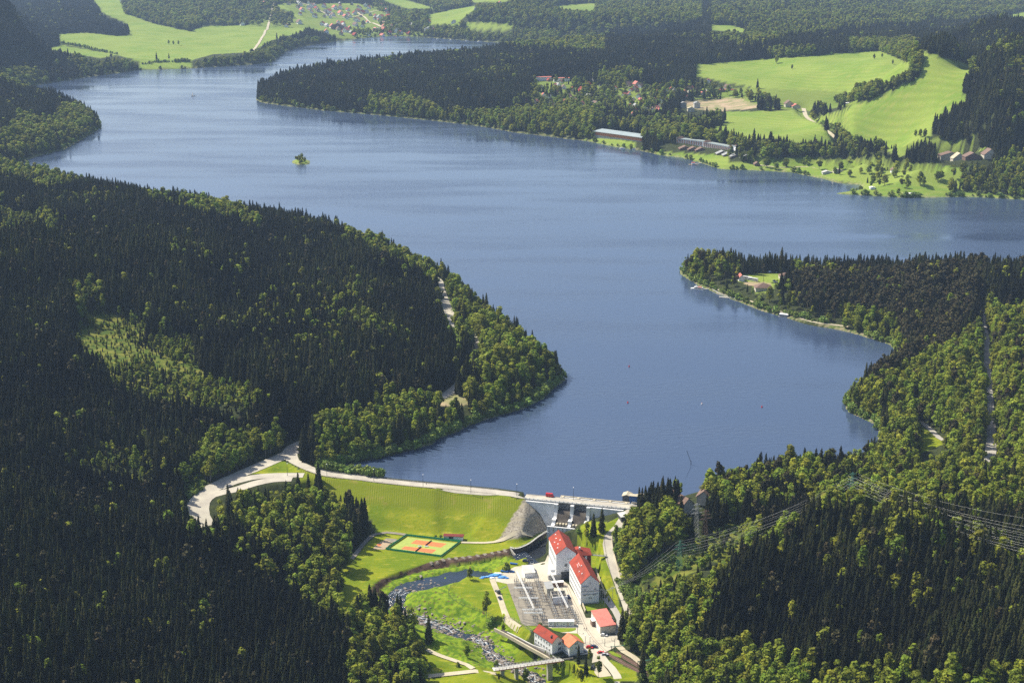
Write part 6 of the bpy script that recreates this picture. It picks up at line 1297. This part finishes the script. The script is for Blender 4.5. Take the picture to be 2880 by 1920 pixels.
# sailing boat, buoys, small boats
p = TG('zl', '1420 708', 0)[0]; t = empty('sailing_boat', tuple(p), .3, label='small sailing boat alone on the far part of the lake', cat='boat'); b = MB(); b.hexa([(-4, -1, -.2), (4, -.2, -.2), (4, .2, -.2), (-4, 1, -.2), (-4.4, -1.3, 1), (5, -.1, 1), (5, .1, 1), (-4.4, 1.3, 1)]); b.build('hull', M_wood, t); b = MB(); b.cone((0, 0, 1), (0, 0, 11), .1, .06, 5); b.build('mast', M_steel, t); b = MB(); b.add([(0, 0, 2), (0, 0, 10.5), (-3.5, .3, 2)], [(0, 1, 2), (2, 1, 0)]); b.build('sail', M_white, t)
for k, (x, y) in enumerate(((1445, 842), (1442, 925), (1612, 928), (1750, 935))):
    p = TG('D', f'{x} {y}', 0)[0]; t = empty('buoy', tuple(p), 0, label=['red buoy farthest out in front of the dam', 'orange buoy on the left of the near row', 'pale buoy in the middle of the near row', 'red buoy on the right of the near row'][k], cat='buoy', group='buoys before the dam'); b = MB(); b.cone((0, 0, -.3), (0, 0, .8), .7, .6, 8); b.build('float', M_carred if k != 2 else M_white, t); b = MB(); b.cone((0, 0, .8), (0, 0, 1.8), .3, .1, 6); b.build('topmark', M_carred, t)
for k, (rg, x, y, L) in enumerate((('zv', 1175, 934, 9), ('zv', 1318, 942, 10), ('zm', 1370, 1006, 9), ('zm', 1475, 1016, 8), ('zf', 1525, 277, 18), ('zf', 1440, 271, 14), ('zf', 1335, 267, 14), ('zf', 1245, 262, 14))):
    p = TG(rg, f'{x} {y}', 0)[0]; b = MB(); b.hexa([(-L / 2, -1.2, -.2), (L / 2, -.5, -.2), (L / 2, .5, -.2), (-L / 2, 1.2, -.2), (-L / 2, -1.5, 1), (L / 2 + 1, -.2, 1.2), (L / 2 + 1, .2, 1.2), (-L / 2, 1.5, 1)]); b.box(-L * .3, L * .15, -1, 1, 1.02, 2); o = b.build('motor_boat', M_white, label=['white boat off the beach right of the orange hall', 'white boat at the trees right of the beach', 'white boat beside the camp spit', 'white boat moored right of the camp spit', 'white boat farthest right along the village shore', 'second white boat from the right along the village shore', 'third white boat from the right along the village shore', 'white boat nearest the village houses'][k], cat='boat', group='moored white boats'); o.location = p; o.rotation_euler = (0, 0, .2 * k)
p = TG('zm', '228 830', 0)[0]; t = empty('swim_raft', tuple(p), 0, label='raft with red and white roof moored off the holiday village', cat='raft'); pbox('deck', t, M_wood, -7, 7, -3, 3, -.2, .6); pbox('cabin', t, M_white, -2.5, 2.5, -2, 2, .6, 3.2); pbox('roof', t, M_redp, -3, 3, -2.4, 2.4, 3.2, 3.8); jetty('zm', '240 826 300 818', 'jetty linking the red and white raft to the shore', 1.6)

# ------------------------------------------------------------------ far shore buildings
def far_box(reg, x, y, W, L, hw, rh, mw, mr, rz, label, cat='house', name='house', group=None, dz=0, hip=0, wins=()):
    p = GZ(reg, x, y); return house(name, (p[0], p[1], p[2] + dz), R_(rz), W, L, hw, rh, mw, mr, label, cat, group, over=.8, hip=hip, wins=wins)
p = GZ('zv', 870, 815); q = GZ('zv', 1385, 862); a_ = ang(p, q); L_ = np.linalg.norm((q - p)[:2]); oh = empty('timber_hall', (p[0], p[1], p[2] + .5), a_, label='very long orange timber hall with grey roof on the far shore', cat='hall')
pbox('wall', oh, M_timber, 0, L_, .3, 25, 5, 12); pbox('glass_front', oh, M_grey, 0, L_, 0, 25, -1.5, 4.98)
b = MB(); b.hexa([(-3, -2.5, 11.2), (L_ + 3, -2.5, 11.2), (L_ - 4, 14, 15), (6, 14, 15), (-3, -2.5, 11.7), (L_ + 3, -2.5, 11.7), (L_ - 4, 14, 15.5), (6, 14, 15.5)]); b.hexa([(6, 14.01, 15), (L_ - 4, 14.01, 15), (L_ + 3, 30, 11.2), (-3, 30, 11.2), (6, 14.01, 15.45), (L_ - 4, 14.01, 15.45), (L_ + 3, 30, 11.7), (-3, 30, 11.7)]); b.build('roof', mat('blue_grey_roof', (.30, .36, .37), .6, (.26, .31, .32), .1), oh)
b = MB()
for k in range(24): b.box(L_ * k / 24, L_ * k / 24 + .5, -.2, -.02, -1, 5)
b.build('columns', M_concp, oh)['kind'] = 'stuff'
for k, (x0, y0, x1, y1, lab) in enumerate(((120, 690, 290, 712, 'left'), (292, 714, 480, 738, 'middle'), (500, 742, 612, 756, 'right'))):
    p = GZ('zm', x0, y0); q = GZ('zm', x1, y1); L_ = np.linalg.norm((q - p)[:2]); t = house('holiday_terrace', (p[0], p[1], p[2] + .5), ang(p, q) + math.pi / 2 * 0, L_, 11, 7.5, .5, M_wallw, MATS['blue_grey_roof'], lab + ' of three long white holiday terraces with grey roofs', 'holiday home', 'holiday terraces', over=1)
    for j in range(int(L_ / 5)): pbox('balcony', t, M_brown, 1 + j * 5, 4 + j * 5, -.6, -.02, .5, 6.2)
    for j in range(2 if L_ > 60 else 1):
        b = MB(); x = L_ * (j + 1) - 8 if j else L_ * .02; x = min(x, L_ - 9); b.add([(x, -1.6, 7.5), (x + 9, -1.6, 7.5), (x + 4.5, -1.6, 11), (x, 9, 7.8), (x + 9, 9, 7.8), (x + 4.5, 9, 11)], [(0, 1, 2), (0, 2, 5, 3), (2, 1, 4, 5)]); b.build('roof_gable', M_brown, t)
for k, (x, y) in enumerate(((140, 738), (195, 744), (245, 748), (380, 770), (420, 780), (470, 790), (530, 795))): far_box('zm', x, y, 20, 12, 2.5, 4.5, M_brown, M_brown if k < 3 else M_grey, 5, ['leftmost dark brown chalet before the terraces', 'second dark brown chalet before the terraces', 'third dark brown chalet before the terraces', 'grey roofed chalet left in the lower row', 'second grey roofed chalet in the lower row', 'third grey roofed chalet in the lower row', 'rightmost grey roofed chalet in the lower row'][k], 'chalet', 'chalet', 'dark chalets on the shore')
for x, y, W, L, hw, mw, mr, lab in ((225, 188, 34, 12, 8, M_wallw, M_redp, 'long white school with pinkish red roof at the edge of the far wood'), (425, 200, 34, 12, 8, M_wallw, M_redp, 'white school wing right of the long school'), (1820, 480, 12, 10, 8, M_grey, M_grey, 'grey house shell on the building site'), (1970, 490, 12, 12, 10, M_concp, M_grey, 'taller unfinished house on the building site'), (1900, 530, 13, 9, 7, M_wallc, M_sand, 'tan roofed house on the building site'), (1780, 690, 28, 9, 6, M_brown, M_concp, 'brown building with pale flat roof by the shore road'), (1000, 0, 1, 1, 1, None, None, '')):
    if mw is None: continue
    far_box('zv', x, y, W, L, hw, .5 if 'flat' in lab or 'white' in lab else 2.5, mw, mr, 4, lab, 'building', 'public_building')
for x, y, W, L, hw, rh, mw, mr, lab in ((388, 368, 42, 12, 6, .5, M_brown, M_redp, 'long brown building with red roof under the far meadow'), (820, 462, 16, 14, 7, 6, M_wallc, M_brown, 'brown roofed farmhouse at the top of the farm track'), (865, 468, 16, 12, 4, 4, M_wallc, M_redp, 'pinkish roofed barn beside the farmhouse'), (682, 435, 9, 9, 6, 5, M_wallw, M_grey, 'white gabled cottage left of the farm'), (1190, 448, 12, 6, 4, .5, M_white, M_white, 'white hut at the meadow hedge'), (1815, 800, 34, 14, 7, 5, M_wallc, M_brown, 'brown roofed guest house left of the camp road'), (1900, 765, 20, 12, 8, 8, M_wallc, M_sand, 'cream gabled villa behind the brown guest house'), (1975, 805, 24, 14, 6, 6, M_brown, M_brown, 'dark brown guest house beside the wood'), (2095, 795, 20, 14, 7, 8, M_wallc, M_brown, 'rightmost steep roofed guest house at the wood edge'), (1060, 895, 14, 7, 4, 2, M_concp, M_concp, 'pale pavilion on the camp shore path'), (1130, 885, 14, 7, 4, 2, M_wallc, M_sand, 'sandy roofed kiosk on the camp shore path'), (1365, 990, 7, 5, 3, 1, M_white, M_white, 'white beach cabin on the camp spit'), (1585, 1030, 14, 6, 3, .4, M_white, M_white, 'long white cabin by the water right of the spit'), (1500, 885, 7, 6, 5, 3, M_wallw, M_brown, 'small white cabin under the tall camp trees'), (1770, 940, 14, 8, 4, 3, M_brown, M_grey, 'dark camp house near the right shore'), (622, 838, 9, 9, 3, 3, M_brown, M_brown, 'round roofed kiosk under a camp tree')):
    far_box('zm', x, y, W, L, hw, rh, mw, mr, 4, lab)
# cottages in the garden settlement and the village, each a thing of its own
HS = {}
def cottage(reg, x, y, s_, wm, rm, rz, label, group):
    key = (wm.name, rm.name)
    if key not in HS:
        w_ = MB(); w_.box(0, 8, 0, 9, -1.5, 4.2); w_.add([(0, 0, 4.2), (8, 0, 4.2), (4, 0, 8), (0, 9, 4.2), (8, 9, 4.2), (4, 9, 8)], [(0, 1, 2), (5, 4, 3)])
        r = MB(); r.hexa([(-.8, -.8, 3.4), (4, -.8, 8), (4, 9.8, 8), (-.8, 9.8, 3.4), (-.8, -.8, 3.75), (4, -.8, 8.35), (4, 9.8, 8.35), (-.8, 9.8, 3.75)]); r.hexa([(4.002, -.8, 8), (8.8, -.8, 3.4), (8.8, 9.8, 3.4), (4.002, 9.8, 8), (4.002, -.8, 8.34), (8.8, -.8, 3.75), (8.8, 9.8, 3.75), (4.002, 9.8, 8.34)])
        g = MB()
        for x_ in (1.6, 5): g.box(x_, x_ + 1.3, -.06, -.02, 1, 2.6)
        g.box(3.3, 4.6, -.06, -.02, 4.9, 6)
        HS[key] = (w_.mesh('wall', wm), r.mesh('roof', rm), g.mesh('window', M_glass))
    p = GZ(reg, x, y); e = empty('cottage', tuple(p), rz, label=label, cat='house', group=group); e.scale = (s_, s_, s_)
    for nm, me_ in zip(('wall', 'roof', 'windows'), HS[key]): o = bpy.data.objects.new(nm, me_); C.objects.link(o); o.parent = e
rc = random.Random(11); WM = [(M_wallw, 'white'), (M_wallc, 'cream'), (M_wood, 'wooden')]; RM = [(M_redp, 'pinkish red'), (M_brown, 'brown'), (M_grey, 'grey'), (M_red, 'red')]
for reg, lst, where in (('zv', '720 310 760 250 850 215 330 380 430 345 540 385 200 430 410 470 240 480 70 545 50 390 350 430 530 430 700 470 860 520 880 570 1000 525 1010 560 1160 560 1270 575 1280 290 1320 250 1380 330 1240 350 1200 250 1300 500 1410 550 1530 540 1580 430 1690 385 1740 310 1830 385 1960 365 2040 350 1840 340 1700 400 640 400 830 460 1100 480 1460 450 920 300 1080 290 690 300 1480 380 300 500 120 490 2100 210 1010 620 1200 640 1400 600', 'in the garden settlement above the far shore'),
                    ('zf', '540 190 600 100 640 130 700 145 590 60 480 50 510 85 560 65 660 120 720 65 830 115 860 120 900 80 330 40 380 60 440 75 650 75 760 90 960 215 1070 220 1200 185 1160 205 830 210 890 210 1310 240 1340 220 1490 180 1540 175 1590 180 1650 165 1690 175 1720 180 1730 120 1180 80 620 215 500 225 2110 275 1650 190 400 50 780 60 550 110 690 100 850 130', 'in the village at the head of the lake'),
                    ('zl', '1640 45 1690 50 1450 90 1900 40 1930 42 1640 10 1770 190 2190 180 2090 200', 'in the woods above the far left meadow')):
    a = np.array([float(v) for v in lst.split()]).reshape(-1, 2)
    for x, y in a:
        (wm, wn), (rm, rn) = WM[rc.choice((0, 0, 0, 1, 1, 2)) if reg != 'zf' else 0], RM[rc.choice((0, 0, 1, 2, 3))]; cottage(reg, x, y, rc.uniform(.9, 1.35) * (1 if reg == 'zv' else 1.6), wm, rm, rc.uniform(-.7, .7), f'{wn} cottage with {rn} roof ' + where, f'{wn} cottages with {rn} roofs ' + where)
ex_ = []
for q, n_, reg, where, sc0 in ((SETTLE[0], 110, 'zv', 'in the garden settlement above the far shore', 1), (SETTLE[1], 75, 'zf', 'in the village at the head of the lake', 1.6), (SETTLE[2], 30, 'zm', 'among the trees under the far meadow', 1))[:2]:
    lo, hi = q.min(0), q.max(0); c_ = 0
    while c_ < n_:
        v_ = np.array([rc.uniform(lo[0], hi[0]), rc.uniform(lo[1], hi[1])])
        if not inpoly(v_[None], q)[0] or any(abs(v_[0] - e[0]) < 13 and abs(v_[1] - e[1]) < 5 for e in ex_): c_ += .05; continue
        ex_.append(v_); c_ += 1; (wm, wn), (rm, rn) = WM[rc.choice((0, 0, 1, 2))], RM[rc.choice((0, 1, 2, 3))]
        cottage('D', v_[0] / 1.22449, v_[1] / 1.22449, rc.uniform(.7, 1.15) * sc0, wm, rm, rc.uniform(-.8, .8), f'{wn} cottage with {rn} roof ' + where, f'{wn} cottages with {rn} roofs ' + where)
far_box('zl', 880, 14, 95, 22, 8, 2, M_white, M_redp, 0, 'long red and white farm building at the top left', 'barn', 'barn'); far_box('zf', 545, 195, 44, 24, 12, 10, M_brown, M_brown, 0, 'big dark roofed hotel at the head of the lake', 'hotel', 'hotel'); far_box('zf', 820, 212, 60, 20, 12, 1, M_brown, M_grey, 0, 'grey flat roofed block by the village shore', 'building', 'public_building'); far_box('zf', 2080, 280, 36, 14, 5, 4, M_white, M_redp, 0, 'red and white boathouse on the far right shore', 'boathouse', 'boathouse')
far_box('zf', 1160, 190, 45, 22, 14, 8, M_wallw, M_grey, 10, 'grey roofed church-like hall beside the village trees', 'hall', 'hall')
# ------------------------------------------------------------------ haze
def haze():
    b = MB(); b.box(-7600, 7600, -300, 13300, -45, 640); m = bpy.data.materials.new('haze'); m.use_nodes = True; n = m.node_tree.nodes
    n.remove(n['Principled BSDF']); v = n.new('ShaderNodeVolumePrincipled'); v.inputs['Density'].default_value = 4.6e-5; v.inputs['Color'].default_value = (.50, .70, 1, 1); v.inputs['Anisotropy'].default_value = 0.0
    m.node_tree.links.new(v.outputs[0], n['Material Output'].inputs['Volume'])
    b.build('haze', m, kind='stuff', label='pale blue summer haze over the far shore')
haze()
